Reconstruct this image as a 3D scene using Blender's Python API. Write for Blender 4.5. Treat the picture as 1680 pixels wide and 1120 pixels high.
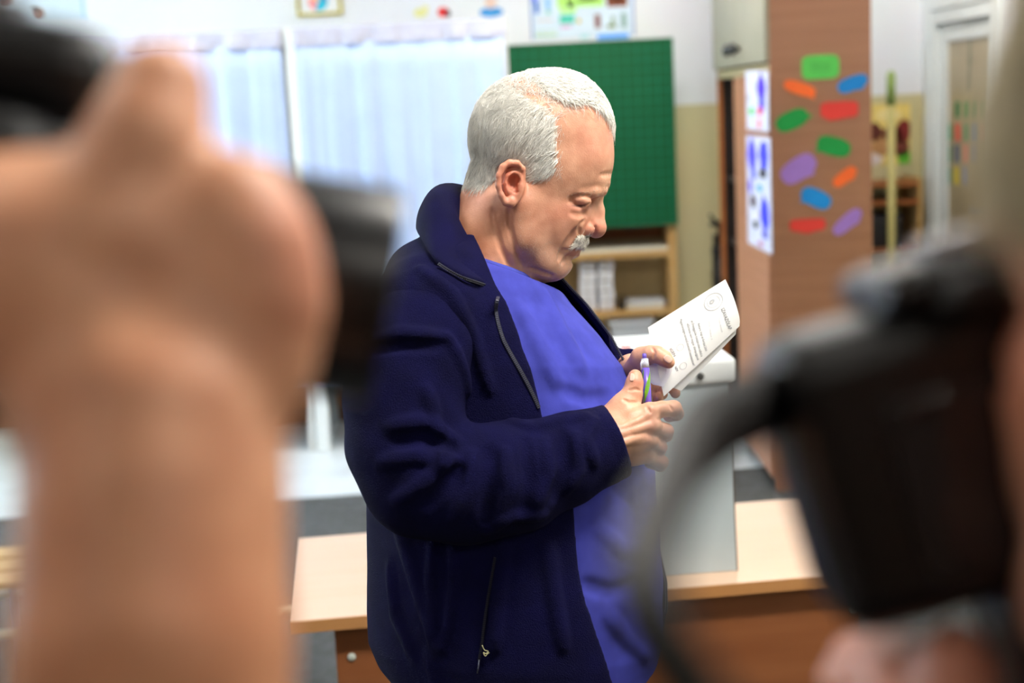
import bpy, math, random
import numpy as np
from mathutils import Matrix, Vector

for o in list(bpy.data.objects):
    bpy.data.objects.remove(o)
SC = bpy.context.scene
COL = SC.collection
rng = np.random.default_rng(7)
random.seed(7)

# ------------------------------------------------------------------ camera
LENS, PITCH, ROLL, HCAM, DMAN = 50.0, 9.5, 2.8, 1.62, 1.72
FPX = LENS / 36.0 * 1680.0
U = DMAN / FPX                                   # metres per photo pixel at the man's distance
def Rx(a): c, s = math.cos(a), math.sin(a); return np.array([[1, 0, 0], [0, c, -s], [0, s, c]])
def Rz(a): c, s = math.cos(a), math.sin(a); return np.array([[c, -s, 0], [s, c, 0], [0, 0, 1]])
RC = Rx(math.radians(90 - PITCH)) @ Rz(math.radians(-ROLL))
OC = np.array([0.0, 0.0, HCAM])
cam_d = bpy.data.cameras.new('view_camera')
cam_d.lens = LENS; cam_d.sensor_width = 36.0
cam_d.dof.use_dof = True
cam_d.dof.focus_distance = DMAN - 0.06
cam_d.dof.aperture_fstop = 3.9
cam_d.clip_start = 0.02
cam = bpy.data.objects.new('view_camera', cam_d)
COL.objects.link(cam)
M4 = np.eye(4); M4[:3, :3] = RC; M4[:3, 3] = OC
cam.matrix_world = Matrix(M4.tolist())
SC.camera = cam

# ------------------------------------------------------------------ light, exposure
SC.view_settings.view_transform = 'Standard'
SC.view_settings.look = 'None'
SC.view_settings.gamma = 1.0
SC.view_settings.use_curve_mapping = False
SC.view_settings.exposure = 0.25
try:
    SC.cycles.use_denoising = True
    SC.cycles.max_bounces = 6
except Exception:
    pass
world = bpy.data.worlds.new('sky'); SC.world = world
world.use_nodes = True
bg = world.node_tree.nodes['Background']
bg.inputs[0].default_value = (0.75, 0.87, 1.0, 1); bg.inputs[1].default_value = 0.5

def area(name, loc, target, sx, sy, power, col):
    l = bpy.data.lights.new(name, 'AREA'); l.shape = 'RECTANGLE'; l.size = sx; l.size_y = sy
    l.energy = power; l.color = col
    o = bpy.data.objects.new(name, l); COL.objects.link(o)
    o.location = loc
    d = Vector(target) - Vector(loc)
    o.rotation_euler = d.to_track_quat('-Z', 'Y').to_euler()
    return o
ROOM_X0, ROOM_X1, ROOM_Y0, ROOM_Y1, ROOM_H = -3.4, 2.25, -2.6, 7.7, 3.15
# daylight coming in through the three windows of the left wall
WINDOWS = [(5.75, 1.6), (3.1, 1.6), (0.2, 1.6)]
for i, (wy, ww) in enumerate(WINDOWS):
    area('window_daylight', (ROOM_X0 - 0.25, wy, 1.85), (0.6, wy, 1.2), ww, 1.7, (400, 70, 8)[i], (0.80, 0.90, 1.0))
# the ceiling lamps' light; the lamp bodies are built below at the same places
LAMPS = [(-1.6, 1.15), (0.9, 1.15), (-1.6, 5.6), (1.0, 5.6), (-1.6, -1.2), (0.9, -1.2)]
LAMPW = [16, 64, 20, 80, 7, 10]
for (lx, ly), lw in zip(LAMPS, LAMPW):
    area('ceiling_lamp_light', (lx, ly, ROOM_H - 0.115), (lx, ly, 0), 1.2, 0.26, lw, (1.0, 0.95, 0.87))

# ------------------------------------------------------------------ pixel helpers
def ray(px, py): return RC @ np.array([(px - 840) / FPX, (560 - py) / FPX, -1.0])
def onz(px, py, z): d = ray(px, py); return OC + d * ((z - HCAM) / d[2])
def ony(px, py, y): d = ray(px, py); return OC + d * (y / d[1])
def onx(px, py, x): d = ray(px, py); return OC + d * (x / d[0])
def atd(px, py, dist): return OC + ray(px, py) * dist

# ------------------------------------------------------------------ object helpers
def s2l(v):
    v = np.asarray(v, float) / 255.0
    return np.where(v <= 0.04045, v / 12.92, ((v + 0.055) / 1.055) ** 2.4)
def rgba(r, g, b): return tuple(float(x) for x in s2l((r, g, b))) + (1.0,)

def meta(o, label=None, cat=None, group=None, kind=None):
    if label: o['label'] = label
    if cat: o['category'] = cat
    if group: o['group'] = group
    if kind: o['kind'] = kind
    return o
def thing(name, label, cat, loc=(0, 0, 0), rotz=0.0, group=None, kind=None):
    o = bpy.data.objects.new(name, None); COL.objects.link(o)
    o.empty_display_size = 0.1
    o.location = tuple(float(x) for x in loc); o.rotation_euler = (0, 0, rotz)
    return meta(o, label, cat, group, kind)
def setmesh(me, V, Fq):
    V = np.asarray(V, np.float32)
    if isinstance(Fq, np.ndarray) and Fq.ndim == 2:
        n, k = Fq.shape
        me.vertices.add(len(V)); me.vertices.foreach_set('co', V.ravel())
        me.loops.add(n * k); me.loops.foreach_set('vertex_index', Fq.astype(np.int32).ravel())
        me.polygons.add(n); me.polygons.foreach_set('loop_start', np.arange(0, n * k, k, dtype=np.int32))
        me.update(calc_edges=True)
    else:
        me.from_pydata(V.tolist(), [], [list(map(int, f)) for f in Fq])
        me.update()
def obj(name, geo, mat, parent=None, smooth=False, bevel=0.0, origin=None, loc=None, rotz=None, bevseg=2):
    """geo: (V,F) or list of them; one mesh object. origin: subtract this point (a parent's location)."""
    if isinstance(geo, list):
        Vs, Fs, n = [], [], 0
        for v, f in geo:
            v = np.asarray(v, float); Vs.append(v)
            Fs += [[i + n for i in q] for q in (f.tolist() if isinstance(f, np.ndarray) else f)]; n += len(v)
        V, F = np.vstack(Vs), Fs
    else:
        V, F = geo; V = np.asarray(V, float)
    if origin is not None: V = V - np.asarray(origin, float)
    me = bpy.data.meshes.new(name); setmesh(me, V, F)
    if smooth: me.polygons.foreach_set('use_smooth', np.ones(len(me.polygons), bool))
    me.materials.append(mat)
    o = bpy.data.objects.new(name, me); COL.objects.link(o)
    if parent is not None: o.parent = parent
    if loc is not None: o.location = tuple(float(x) for x in loc)
    if rotz is not None: o.rotation_euler = (0, 0, rotz)
    if bevel > 0:
        b = o.modifiers.new('bevel', 'BEVEL'); b.width = bevel; b.segments = bevseg; b.limit_method = 'ANGLE'
    return o
def box(x0, x1, y0, y1, z0, z1):
    V = [(x0, y0, z0), (x1, y0, z0), (x1, y1, z0), (x0, y1, z0), (x0, y0, z1), (x1, y0, z1), (x1, y1, z1), (x0, y1, z1)]
    return np.array(V, float), [[0, 3, 2, 1], [4, 5, 6, 7], [0, 1, 5, 4], [1, 2, 6, 5], [2, 3, 7, 6], [3, 0, 4, 7]]
def xform(geo, R=None, t=(0, 0, 0)):
    v, f = geo; v = np.asarray(v, float)
    if R is not None: v = v @ np.asarray(R).T
    return v + np.asarray(t, float), f
def frame_of(d):
    d = np.asarray(d, float); d = d / np.linalg.norm(d)
    a = np.array([0, 0, 1.0]) if abs(d[2]) < 0.9 else np.array([1.0, 0, 0])
    u = np.cross(a, d); u /= np.linalg.norm(u); return u, np.cross(d, u), d
def tube(pts, r, n=10, cap=True, flat=1.0):
    """tube along a polyline; r scalar or list; flat squeezes one direction"""
    pts = np.asarray(pts, float); m = len(pts)
    r = np.full(m, r, float) if np.isscalar(r) else np.asarray(r, float)
    V, F = [], []
    u = None
    for i in range(m):
        d = pts[min(i + 1, m - 1)] - pts[max(i - 1, 0)]
        d = d / (np.linalg.norm(d) + 1e-12)
        if u is None: u, w, _ = frame_of(d)
        else:
            u = u - d * (u @ d); u /= np.linalg.norm(u); w = np.cross(d, u)
        for k in range(n):
            a = 2 * math.pi * k / n
            V.append(pts[i] + r[i] * (math.cos(a) * u + flat * math.sin(a) * w))
    for i in range(m - 1):
        for k in range(n):
            F.append([i * n + k, i * n + (k + 1) % n, (i + 1) * n + (k + 1) % n, (i + 1) * n + k])
    if cap:
        F.append(list(range(n))[::-1]); F.append([(m - 1) * n + k for k in range(n)])
    return np.array(V), F
def lathe(prof, n=24, axis=(0, 0, 1), origin=(0, 0, 0)):
    """prof: list of (r, h) along axis"""
    u, w, d = frame_of(axis); V, F = [], []
    for r, h in prof:
        for k in range(n):
            a = 2 * math.pi * k / n
            V.append(np.asarray(origin) + d * h + r * (math.cos(a) * u + math.sin(a) * w))
    for i in range(len(prof) - 1):
        for k in range(n):
            F.append([i * n + k, i * n + (k + 1) % n, (i + 1) * n + (k + 1) % n, (i + 1) * n + k])
    F.append(list(range(n))[::-1]); F.append([(len(prof) - 1) * n + k for k in range(n)])
    return np.array(V), F
def prism(poly, o, eu, ev, th):
    """extrude a 2-D outline (poly in the eu,ev plane at o) by th along eu x ev"""
    eu, ev, o = np.asarray(eu, float), np.asarray(ev, float), np.asarray(o, float)
    nrm = np.cross(eu, ev); nrm /= np.linalg.norm(nrm)
    a = [o + p[0] * eu + p[1] * ev for p in poly]; b = [p + nrm * th for p in a]
    n = len(poly)
    F = [list(range(n))[::-1], [n + i for i in range(n)]] + [[i, (i + 1) % n, n + (i + 1) % n, n + i] for i in range(n)]
    return np.array(a + b), F
def catmull(P, n):
    P = np.asarray(P, float); m = len(P); out = []
    for t in np.linspace(0, m - 1, n):
        i = min(int(t), m - 2); f = t - i
        p0, p1, p2, p3 = P[max(i - 1, 0)], P[i], P[i + 1], P[min(i + 2, m - 1)]
        out.append(0.5 * ((2 * p1) + (-p0 + p2) * f + (2 * p0 - 5 * p1 + 4 * p2 - p3) * f * f + (-p0 + 3 * p1 - 3 * p2 + p3) * f ** 3))
    return np.array(out)

# ------------------------------------------------------------------ materials
_MATS = {}
def mat(name, col, rough=0.6, var=0.06, scale=8.0, bump=0.0, bscale=60.0, stretch=None, metal=0.0, sheen=0.0, spec=None, sss=0.0, emit=None, trans=0.0, coat=0.0, col2=None, alpha=1.0):
    if name in _MATS: return _MATS[name]
    m = bpy.data.materials.new(name); m.use_nodes = True
    nt = m.node_tree; b = nt.nodes['Principled BSDF']
    c = np.array(rgba(*col)[:3])
    tc = nt.nodes.new('ShaderNodeTexCoord')
    mp = nt.nodes.new('ShaderNodeMapping'); nt.links.new(tc.outputs['Object'], mp.inputs[0])
    if stretch: mp.inputs['Scale'].default_value = stretch
    nz = nt.nodes.new('ShaderNodeTexNoise'); nz.inputs['Scale'].default_value = scale; nz.inputs['Detail'].default_value = 5
    nt.links.new(mp.outputs[0], nz.inputs[0])
    rp = nt.nodes.new('ShaderNodeValToRGB')
    a = np.clip(c * (1 - var * 2), 0, 1); z = np.clip(c * (1 + var * 2), 0, 1) if col2 is None else np.array(rgba(*col2)[:3])
    rp.color_ramp.elements[0].color = (*a, 1); rp.color_ramp.elements[0].position = 0.3
    rp.color_ramp.elements[1].color = (*z, 1); rp.color_ramp.elements[1].position = 0.7
    nt.links.new(nz.outputs[0], rp.inputs[0]); nt.links.new(rp.outputs[0], b.inputs['Base Color'])
    b.inputs['Roughness'].default_value = rough; b.inputs['Metallic'].default_value = metal
    if spec is not None: b.inputs['Specular IOR Level'].default_value = spec
    if sheen: b.inputs['Sheen Weight'].default_value = sheen; b.inputs['Sheen Roughness'].default_value = 0.4; b.inputs['Sheen Tint'].default_value = (*np.clip(c * 6 + .02, 0, 1), 1)
    if sss:
        b.inputs['Subsurface Weight'].default_value = sss; b.inputs['Subsurface Radius'].default_value = (1.0, 0.35, 0.2); b.inputs['Subsurface Scale'].default_value = 0.006
    if coat: b.inputs['Coat Weight'].default_value = coat
    if trans: b.inputs['Transmission Weight'].default_value = trans
    if alpha < 1: b.inputs['Alpha'].default_value = alpha
    if emit: b.inputs['Emission Color'].default_value = rgba(*emit[0]); b.inputs['Emission Strength'].default_value = emit[1]
    if bump:
        n2 = nt.nodes.new('ShaderNodeTexNoise'); n2.inputs['Scale'].default_value = bscale; n2.inputs['Detail'].default_value = 4
        nt.links.new(mp.outputs[0], n2.inputs[0])
        bp = nt.nodes.new('ShaderNodeBump'); bp.inputs['Strength'].default_value = bump; bp.inputs['Distance'].default_value = 0.004
        nt.links.new(n2.outputs[0], bp.inputs['Height']); nt.links.new(bp.outputs[0], b.inputs['Normal'])
    _MATS[name] = m
    return m
def wood(name, col, col2, stretch, scale=3.0, rough=0.45):
    return mat(name, col, rough, scale=scale, stretch=stretch, col2=col2, bump=0.05, bscale=40)
def flat(r, g, b, rough=0.7):
    return mat('paint_%d_%d_%d' % (r, g, b), (r, g, b), rough, var=0.03, scale=20)

# ================================================================== the room
M_white = mat('white_paint', (236, 238, 238), 0.6, 0.02, 3)
M_frame = mat('white_gloss', (226, 232, 232), 0.35, 0.02, 6)
def two_tone(name, up, low, z):
    m = bpy.data.materials.new(name); m.use_nodes = True; nt = m.node_tree; b = nt.nodes['Principled BSDF']
    tc = nt.nodes.new('ShaderNodeTexCoord'); sp = nt.nodes.new('ShaderNodeSeparateXYZ'); nt.links.new(tc.outputs['Object'], sp.inputs[0])
    nz = nt.nodes.new('ShaderNodeTexNoise'); nz.inputs['Scale'].default_value = 2.5; nt.links.new(tc.outputs['Object'], nz.inputs[0])
    g = nt.nodes.new('ShaderNodeMath'); g.operation = 'GREATER_THAN'; g.inputs[1].default_value = z; nt.links.new(sp.outputs[2], g.inputs[0])
    mx = nt.nodes.new('ShaderNodeMix'); mx.data_type = 'RGBA'
    mx.inputs['A'].default_value = rgba(*low); mx.inputs['B'].default_value = rgba(*up)
    nt.links.new(g.outputs[0], mx.inputs['Factor'])
    m2 = nt.nodes.new('ShaderNodeMix'); m2.data_type = 'RGBA'; m2.blend_type = 'MULTIPLY'; m2.inputs['Factor'].default_value = 0.12
    nt.links.new(mx.outputs['Result'], m2.inputs['A']); nt.links.new(nz.outputs['Color'], m2.inputs['B'])
    nt.links.new(m2.outputs['Result'], b.inputs['Base Color']); b.inputs['Roughness'].default_value = 0.55
    return m
M_wall = two_tone('two_tone_wall_paint', (240, 243, 247), (212, 204, 158), 1.565)
X0, X1, Y0, Y1, HH = ROOM_X0, ROOM_X1, ROOM_Y0, ROOM_Y1, ROOM_H
T = 0.2
M_lino = mat('pale_linoleum', (205, 214, 218), 0.35, 0.05, 5)
meta(obj('floor', box(X0 - T, X1 + T, Y0 - T, Y1 + T, -0.2, 0.0), M_lino), kind='structure')
meta(obj('ceiling', box(X0 - T, X1 + T, Y0 - T, Y1 + T, HH, HH + 0.15), M_white), kind='structure')
meta(obj('wall_back', box(X0 - T, X1 + T, Y1, Y1 + T, 0, HH), M_wall), kind='structure')
meta(obj('wall_front', box(X0 - T, X1 + T, Y0 - T, Y0, 0, HH), mat('fill_cutting_brown', (96, 70, 52), .6, .08)), kind='structure')  # unseen wall, coloured dark to cut the fill light bouncing back
# right wall with a door opening
DY0, DY1, DTOP = 6.50, 7.46, 1.98
meta(obj('wall_right', [box(X1, X1 + T, Y0, DY0, 0, HH), box(X1, X1 + T, DY1, Y1, 0, HH), box(X1, X1 + T, DY0, DY1, DTOP, HH)], M_wall), kind='structure')
# left wall with three window openings
segs, y = [], Y0
WZ0, WZ1 = 0.95, 2.75
for wy, ww in sorted(WINDOWS):
    segs.append(box(X0 - T, X0, y, wy - ww / 2, 0, HH))
    segs += [box(X0 - T, X0, wy - ww / 2, wy + ww / 2, 0, WZ0), box(X0 - T, X0, wy - ww / 2, wy + ww / 2, WZ1, HH)]
    y = wy + ww / 2
segs.append(box(X0 - T, X0, y, Y1, 0, HH))
meta(obj('wall_left', segs, M_wall), kind='structure')
M_glass = mat('window_glass', (240, 246, 250), 0.02, 0.0, 3, trans=1.0)
for i, (wy, ww) in enumerate(WINDOWS):
    w = thing('window_%d' % (i + 1), None, None, (X0 - 0.08, wy, WZ0), 0, kind='structure')
    a, b, h = -ww / 2, ww / 2, WZ1 - WZ0
    obj('window_frame', [box(-.03, .03, a, a + .06, 0, h), box(-.03, .03, b - .06, b, 0, h), box(-.03, .03, a + .06, b - .06, 0, .06), box(-.03, .03, a + .06, b - .06, h - .06, h), box(-.03, .03, -.03, .03, .06, h - .06)], M_frame, w)
    obj('window_sill', box(-.03, .22, a, b, -.03, -.0), M_frame, w)
    for s in (0, 1):
        ya, yb = (a + .06, -.03) if s == 0 else (.03, b - .06)
        obj('pane', box(-.004, .004, ya, yb, .06, h - .06), M_glass, w)
M_skirt = mat('skirting_wood', (150, 92, 52), 0.5, 0.1, 6)
meta(obj('baseboard_back', box(X0, X1, Y1 - 0.018, Y1, 0, 0.085), M_skirt), kind='structure')

# dark carpet over the pale floor
M_carpet = mat('dark_carpet', (58, 60, 54), 0.95, 0.2, 40, bump=0.6, bscale=220, col2=(74, 76, 76))
pA, pB = onz(470, 823, 0), onz(1240, 770, 0)
sl = (pB[1] - pA[1]) / (pB[0] - pA[0])
yl, yr = pA[1] + (X0 - pA[0]) * sl, pA[1] + (X1 - pA[0]) * sl
cv = [(X0, Y0, 0), (X1, Y0, 0), (X1, yr, 0), (X0, yl, 0)]
cv = np.array(cv + [(a, b, .012) for a, b, _ in cv], float)
meta(obj('carpet', (cv, [[0, 3, 2, 1], [4, 5, 6, 7], [0, 1, 5, 4], [1, 2, 6, 5], [2, 3, 7, 6], [3, 0, 4, 7]]), M_carpet),
     'dark grey green carpet ending before the pale floor at the back', 'carpet')

# ceiling lamps
M_lampbody = mat('lamp_housing', (225, 225, 222), 0.4, 0.02)
M_tube = mat('lamp_diffuser', (255, 252, 244), 0.5, 0.0, emit=((255, 246, 230), 3.0))
for i, (lx, ly) in enumerate(LAMPS):
    side = 'left' if lx < 0 else 'right'
    row = {1.15: 'above the standing man', 5.6: 'nearest the back wall', -1.2: 'behind the photographers'}[ly]
    t = thing('ceiling_lamp', 'long white fluorescent ceiling lamp on the %s side %s' % (side, row), 'ceiling lamp', (lx, ly, HH - 0.002), 0, 'fluorescent ceiling lamps')
    obj('housing', box(-.62, .62, -.14, .14, -.06, 0), M_lampbody, t, bevel=.006)
    obj('diffuser', box(-.60, .60, -.125, .125, -.10, -.06), M_tube, t, bevel=.01)

# ================================================================== back of the room
M_pine = wood('pine_shelf', (206, 168, 108), (188, 146, 84), (1, 1, 8), 3)
M_orange = wood('orange_wood', (176, 104, 50), (150, 84, 38), (1, 6, 6), 3)
M_darkw = wood('brown_wood', (120, 72, 40), (98, 58, 32), (1, 6, 6), 3)

# chalkboard with squared lines
def chalk_mat():
    m = bpy.data.materials.new('squared_green_board'); m.use_nodes = True; nt = m.node_tree; b = nt.nodes['Principled BSDF']
    tc = nt.nodes.new('ShaderNodeTexCoord'); sp = nt.nodes.new('ShaderNodeSeparateXYZ'); nt.links.new(tc.outputs['Object'], sp.inputs[0])
    fac = []
    for ax in (0, 2):
        a = nt.nodes.new('ShaderNodeMath'); a.operation = 'PINGPONG'; a.inputs[1].default_value = 0.026; nt.links.new(sp.outputs[ax], a.inputs[0])
        l = nt.nodes.new('ShaderNodeMath'); l.operation = 'LESS_THAN'; l.inputs[1].default_value = 0.0022; nt.links.new(a.outputs[0], l.inputs[0]); fac.append(l)
    mx = nt.nodes.new('ShaderNodeMath'); mx.operation = 'MAXIMUM'; nt.links.new(fac[0].outputs[0], mx.inputs[0]); nt.links.new(fac[1].outputs[0], mx.inputs[1])
    nz = nt.nodes.new('ShaderNodeTexNoise'); nz.inputs['Scale'].default_value = 5
    ad = nt.nodes.new('ShaderNodeMath'); ad.operation = 'MULTIPLY'; nt.links.new(mx.outputs[0], ad.inputs[0]); nt.links.new(nz.outputs[0], ad.inputs[1])
    c = nt.nodes.new('ShaderNodeMix'); c.data_type = 'RGBA'; c.inputs['A'].default_value = rgba(0, 82, 42); c.inputs['B'].default_value = rgba(16, 130, 106)
    nt.links.new(ad.outputs[0], c.inputs['Factor']); nt.links.new(c.outputs['Result'], b.inputs['Base Color']); b.inputs['Roughness'].default_value = 0.6; b.inputs['Specular IOR Level'].default_value = 0.25
    return m
YB = 7.33
cb = [ony(*p, YB) for p in ((790, 68), (1101, 64), (1110, 365))]
cx0, cx1 = cb[0][0], (cb[1][0] + cb[2][0]) / 2; cz1, cz0 = cb[1][2], cb[2][2]
t = thing('chalkboard', 'green squared chalkboard on the back wall behind the man', 'chalkboard', (cx0, YB, cz0))
obj('board', box(0, cx1 - cx0, 0, 0.03, 0, cz1 - cz0), chalk_mat(), t)
M_alu = mat('board_edge', (20, 96, 62), 0.4, 0.05)
obj('board_edge', [box(-.008, cx1 - cx0 + .008, -.006, .03, cz1 - cz0, cz1 - cz0 + .008), box(-.008, cx1 - cx0 + .008, -.006, .03, -.008, 0), box(cx1 - cx0, cx1 - cx0 + .008, -.006, .03, 0, cz1 - cz0), box(-.008, 0, -.006, .03, 0, cz1 - cz0)], M_alu, t)
for bx_ in (.1, .7): obj('hanger', box(bx_, bx_ + .06, .03, 7.36 - YB - .0005, .3, .36), M_alu, t)

# open bookcase below the board
BY0 = 7.36
bx1 = ony(1112, 450, BY0)[0]; bx0 = bx1 - 0.86
sh1 = ony(1050, 416, BY0)[2]; sh2 = ony(1050, 512, BY0)[2]
btop = 1.42
t = thing('bookcase', 'low open pine bookcase standing under the green chalkboard', 'bookcase', (bx0, BY0, 0))
W = bx1 - bx0; D = 0.33
for s in (0, 1): obj('side_panel', box(s * (W - .045), s * (W - .045) + .045, 0, D, 0, btop), M_pine, t, bevel=.003)
obj('back_panel', box(.045, W - .045, D - .012, D, .06, btop), mat('bookcase_back', (196, 176, 128), .6, .05), t)
obj('upper_back_panel', box(.045, W - .045, D - .03, D - .013, sh1 + .05, btop - .03), M_orange, t)
obj('top_board', box(.045, W - .045, .0, D - .012, btop - .03, btop), M_orange, t, bevel=.003)
for z in (.06, sh2 - .02, sh1 - .02): obj('shelf', box(.045, W - .045, 0.0, D - .012, z, z + .03), M_pine, t, bevel=.003)
SH2 = sh2 + .01
meta(obj('sheet_pile', box(0, .5, 0, .2, 0, .022), mat('sheet_cream', (226, 224, 206), .8, .03), None, bevel=.002, loc=(ony(948, 405, BY0)[0], BY0 + .03, sh1 + .0105)), 'wide pale sheet pile on the shelf right below the chalkboard', 'paper pile')
# two stacks of white paper bundles on its middle shelf
M_paper = mat('white_paper', (232, 234, 240), 0.8, 0.03, 30)
M_paper2 = mat('paper_band', (205, 205, 205), 0.8, 0.03, 30)
pxs = [(951, 980), (982, 1009)]
ordn = ['topmost', 'second from the top', 'third from the top', 'fourth from the top', 'lowest']
ztop = ony(975, 430, BY0 + .03)[2]
nb = 5; bh = (ztop - SH2) / nb
for s, (a, b) in enumerate(pxs):
    xa, xb = ony(a, 460, BY0 + .03)[0], ony(b, 460, BY0 + .03)[0]
    for k in range(nb):
        j = random.uniform(-.006, .006)
        t = thing('paper_bundle', 'white paper bundle on the bookcase shelf, %s of the %s stack' % (ordn[nb - 1 - k], ('left', 'right')[s]), 'paper bundle', ((xa + xb) / 2 + j, BY0 + .05 + random.uniform(0, .01), SH2 + .0008 + k * bh), random.uniform(-.04, .04), 'paper bundles on the bookcase')
        w = (xb - xa) / 2 - .004
        obj('sheets', box(-w, w, 0, .2, 0, bh - .004), M_paper, t, bevel=.006)
        obj('paper_band', [box(-.012, .012, -.001, .201, bh - .004, bh - .0025), box(-.012, .012, -.0015, -.0002, 0.001, bh - .004)], M_paper2, t)
xa = ony(1012, 490, BY0 + .04)[0]
t = thing('clip', 'small black clamp on the bookcase shelf beside the paper bundles', 'clamp', (xa + .025, BY0 + .06, SH2))
M_black = mat('black_plastic', (14, 14, 16), 0.4, 0.05)
obj('clamp_jaw', box(-.018, .018, -.02, .05, 0, .03), M_black, t, bevel=.006)
obj('clamp_handle', [tube([(-.012, 0, .03), (-.02, -.005, .06), (-.005, -.005, .075)], .006, 8), tube([(.012, 0, .03), (.02, -.005, .06), (.005, -.005, .075)], .006, 8)], M_black, t, smooth=True)
xa, xb = ony(1030, 490, BY0)[0], ony(1090, 490, BY0)[0]
for k in range(2):
    meta(obj('sheet_pile', box(-(xb - xa) / 2, (xb - xa) / 2, 0, .2, 0, .018), (mat('sheet_cream', (226, 224, 206), .8, .03), mat('sheet_grey', (205, 210, 214), .8, .03))[k], None, bevel=.002, loc=((xa + xb) / 2 + .01 * k, BY0 + .05, SH2 + .0185 * k), rotz=.03 * k),
         ('flat cream sheet pile lying directly on the bookcase shelf', 'flat grey sheet pile lying on top of the cream one')[k], 'paper pile')
xa, xb = ony(1003, 530, BY0 + .03)[0], ony(1070, 530, BY0 + .03)[0]; zt = ony(1030, 524, BY0 + .03)[2]
t = thing('storage_tub', 'pale grey plastic tub on the lowest shelf of the bookcase', 'tub', ((xa + xb) / 2, BY0 + .16, .09))
w = (xb - xa) / 2
obj('tub_body', box(-w, w, -.13, .13, 0, zt - .09 - .03), mat('pale_grey_plastic', (190, 196, 202), .5, .03), t, bevel=.01)
obj('tub_lid', box(-w - .012, w + .012, -.14, .14, zt - .12, zt - .09), mat('tub_lid', (214, 218, 222), .5, .03), t, bevel=.008)

# low wooden cupboard behind the booths
t = thing('sideboard', 'long low orange-brown sideboard against the wall behind the curtains', 'sideboard', (-1.9, 7.34, 0))
obj('plinth', box(.03, 1.82, .05, .33, 0, .09), M_darkw, t)
obj('carcass', box(0, 1.85, .02, .34, .09, .78), M_orange, t, bevel=.003)
for k in range(3):
    d = obj('door', box(.01 + k * .612, .60 + k * .612, 0, .02, .10, .77), M_orange, t, bevel=.003)
    obj('knob', lathe([(.008, 0), (.008, .012), (.014, .016), (.014, .024), (.004, .028)], 12, (0, -1, 0), (.55 + k * .612, 0, .5)), M_black, d, smooth=True)

# voting booths: white frames hung with curtains
M_curt = mat('white_curtain', (176, 196, 234), 0.85, 0.02, 6, sheen=.1)
M_head = mat('curtain_heading', (186, 188, 206), 0.85, 0.05, 14)
M_post = mat('booth_post', (206, 208, 206), 0.5, 0.03)
M_panel = mat('booth_side_board', (186, 196, 196), 0.6, 0.03)
BYB = 6.73
ztop = ony(640, 39, BYB)[2]
def curtain(w, z0, z1, seed, amp=.022):
    r = np.random.default_rng(seed); n = 110; rows = 14
    xs = np.linspace(0, w, n); ph = np.cumsum(r.uniform(.25, .75, n)) * .75
    V, F = [], []
    for j in range(rows):
        f = j / (rows - 1); z = z1 + (z0 - z1) * f
        a = amp * (.25 + .75 * f)
        for i in range(n):
            V.append((xs[i] + .012 * f * math.sin(ph[i] * .6 + 1), -a * (math.sin(ph[i]) * (.6 + .4 * math.sin(.13 * i + seed)) - .2 * math.sin(2.3 * ph[i] + f)), z))
    for j in range(rows - 1):
        for i in range(n - 1): F.append([j * n + i, j * n + i + 1, (j + 1) * n + i + 1, (j + 1) * n + i])
    return np.array(V), F
for k, (a, b, lab) in enumerate([(472, 831, 'white curtained voting booth beside the green chalkboard'), (96, 466, 'white curtained voting booth further from the green chalkboard')]):
    xa, xb = ony(a, 40, BYB)[0], ony(b, 40, BYB)[0]; w = xb - xa
    t = thing('voting_booth', lab, 'voting booth', (xa, BYB, 0), 0, 'curtained voting booths')
    for x in (0, w - .028):
        for yy in (0, .28): obj('leg', box(x - (.013 if (k == 0 and x == 0 and yy == 0) else 0), x + .028, yy - (.035 if (k == 0 and x == 0 and yy == 0) else 0), yy + .028, .4 if (k == 0 and x == 0 and yy == 0) else 0, ztop), M_post if x > 0 or yy > 0 else M_frame, t, bevel=.003)
    lx = ony(517, 690, BYB)[0] - xa
    if k == 0: obj('leg', box(lx, lx + .066, -.01, .03, 0, .40), M_frame, t, bevel=.003)
    obj('rail', [box(.028, w - .028, .0, .028, ztop - .028, ztop), box(.028, w - .028, .28, .308, ztop - .028, ztop)], M_frame, t)
    for x in (0, w - .012): obj('side_board', box(x, x + .012, .028, .28, .4, ztop - .02), M_panel, t)
    c = obj('curtain', curtain(w - .04, .34, ztop - .07, 3 + k), M_curt, t, smooth=True, loc=(.02, -.03, 0))
    c.modifiers.new('thick', 'SOLIDIFY').thickness = .003
    h = obj('curtain_heading', curtain(w - .03, ztop - .085, ztop - .002, 9 + k, .012), M_head, t, smooth=True, loc=(.015, -.035, 0))
    h.modifiers.new('thick', 'SOLIDIFY').thickness = .004
xa = ony(541, 660, 7.2)[0]
t = thing('school_stool', 'grey metal stool half hidden behind the curtained booth', 'stool', (xa + .17, 7.19, 0))
M_grey = mat('grey_metal', (150, 158, 162), 0.4, 0.03)
for sx in (-1, 1):
    for sy in (-1, 1): obj('leg', box(sx * .16 - .018, sx * .16 + .018, sy * .11 - .018, sy * .11 + .018, 0.0, .43), M_grey, t, bevel=.003)
obj('seat', box(-.19, .19, -.135, .135, .43, .455), M_pine, t, bevel=.006)

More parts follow.
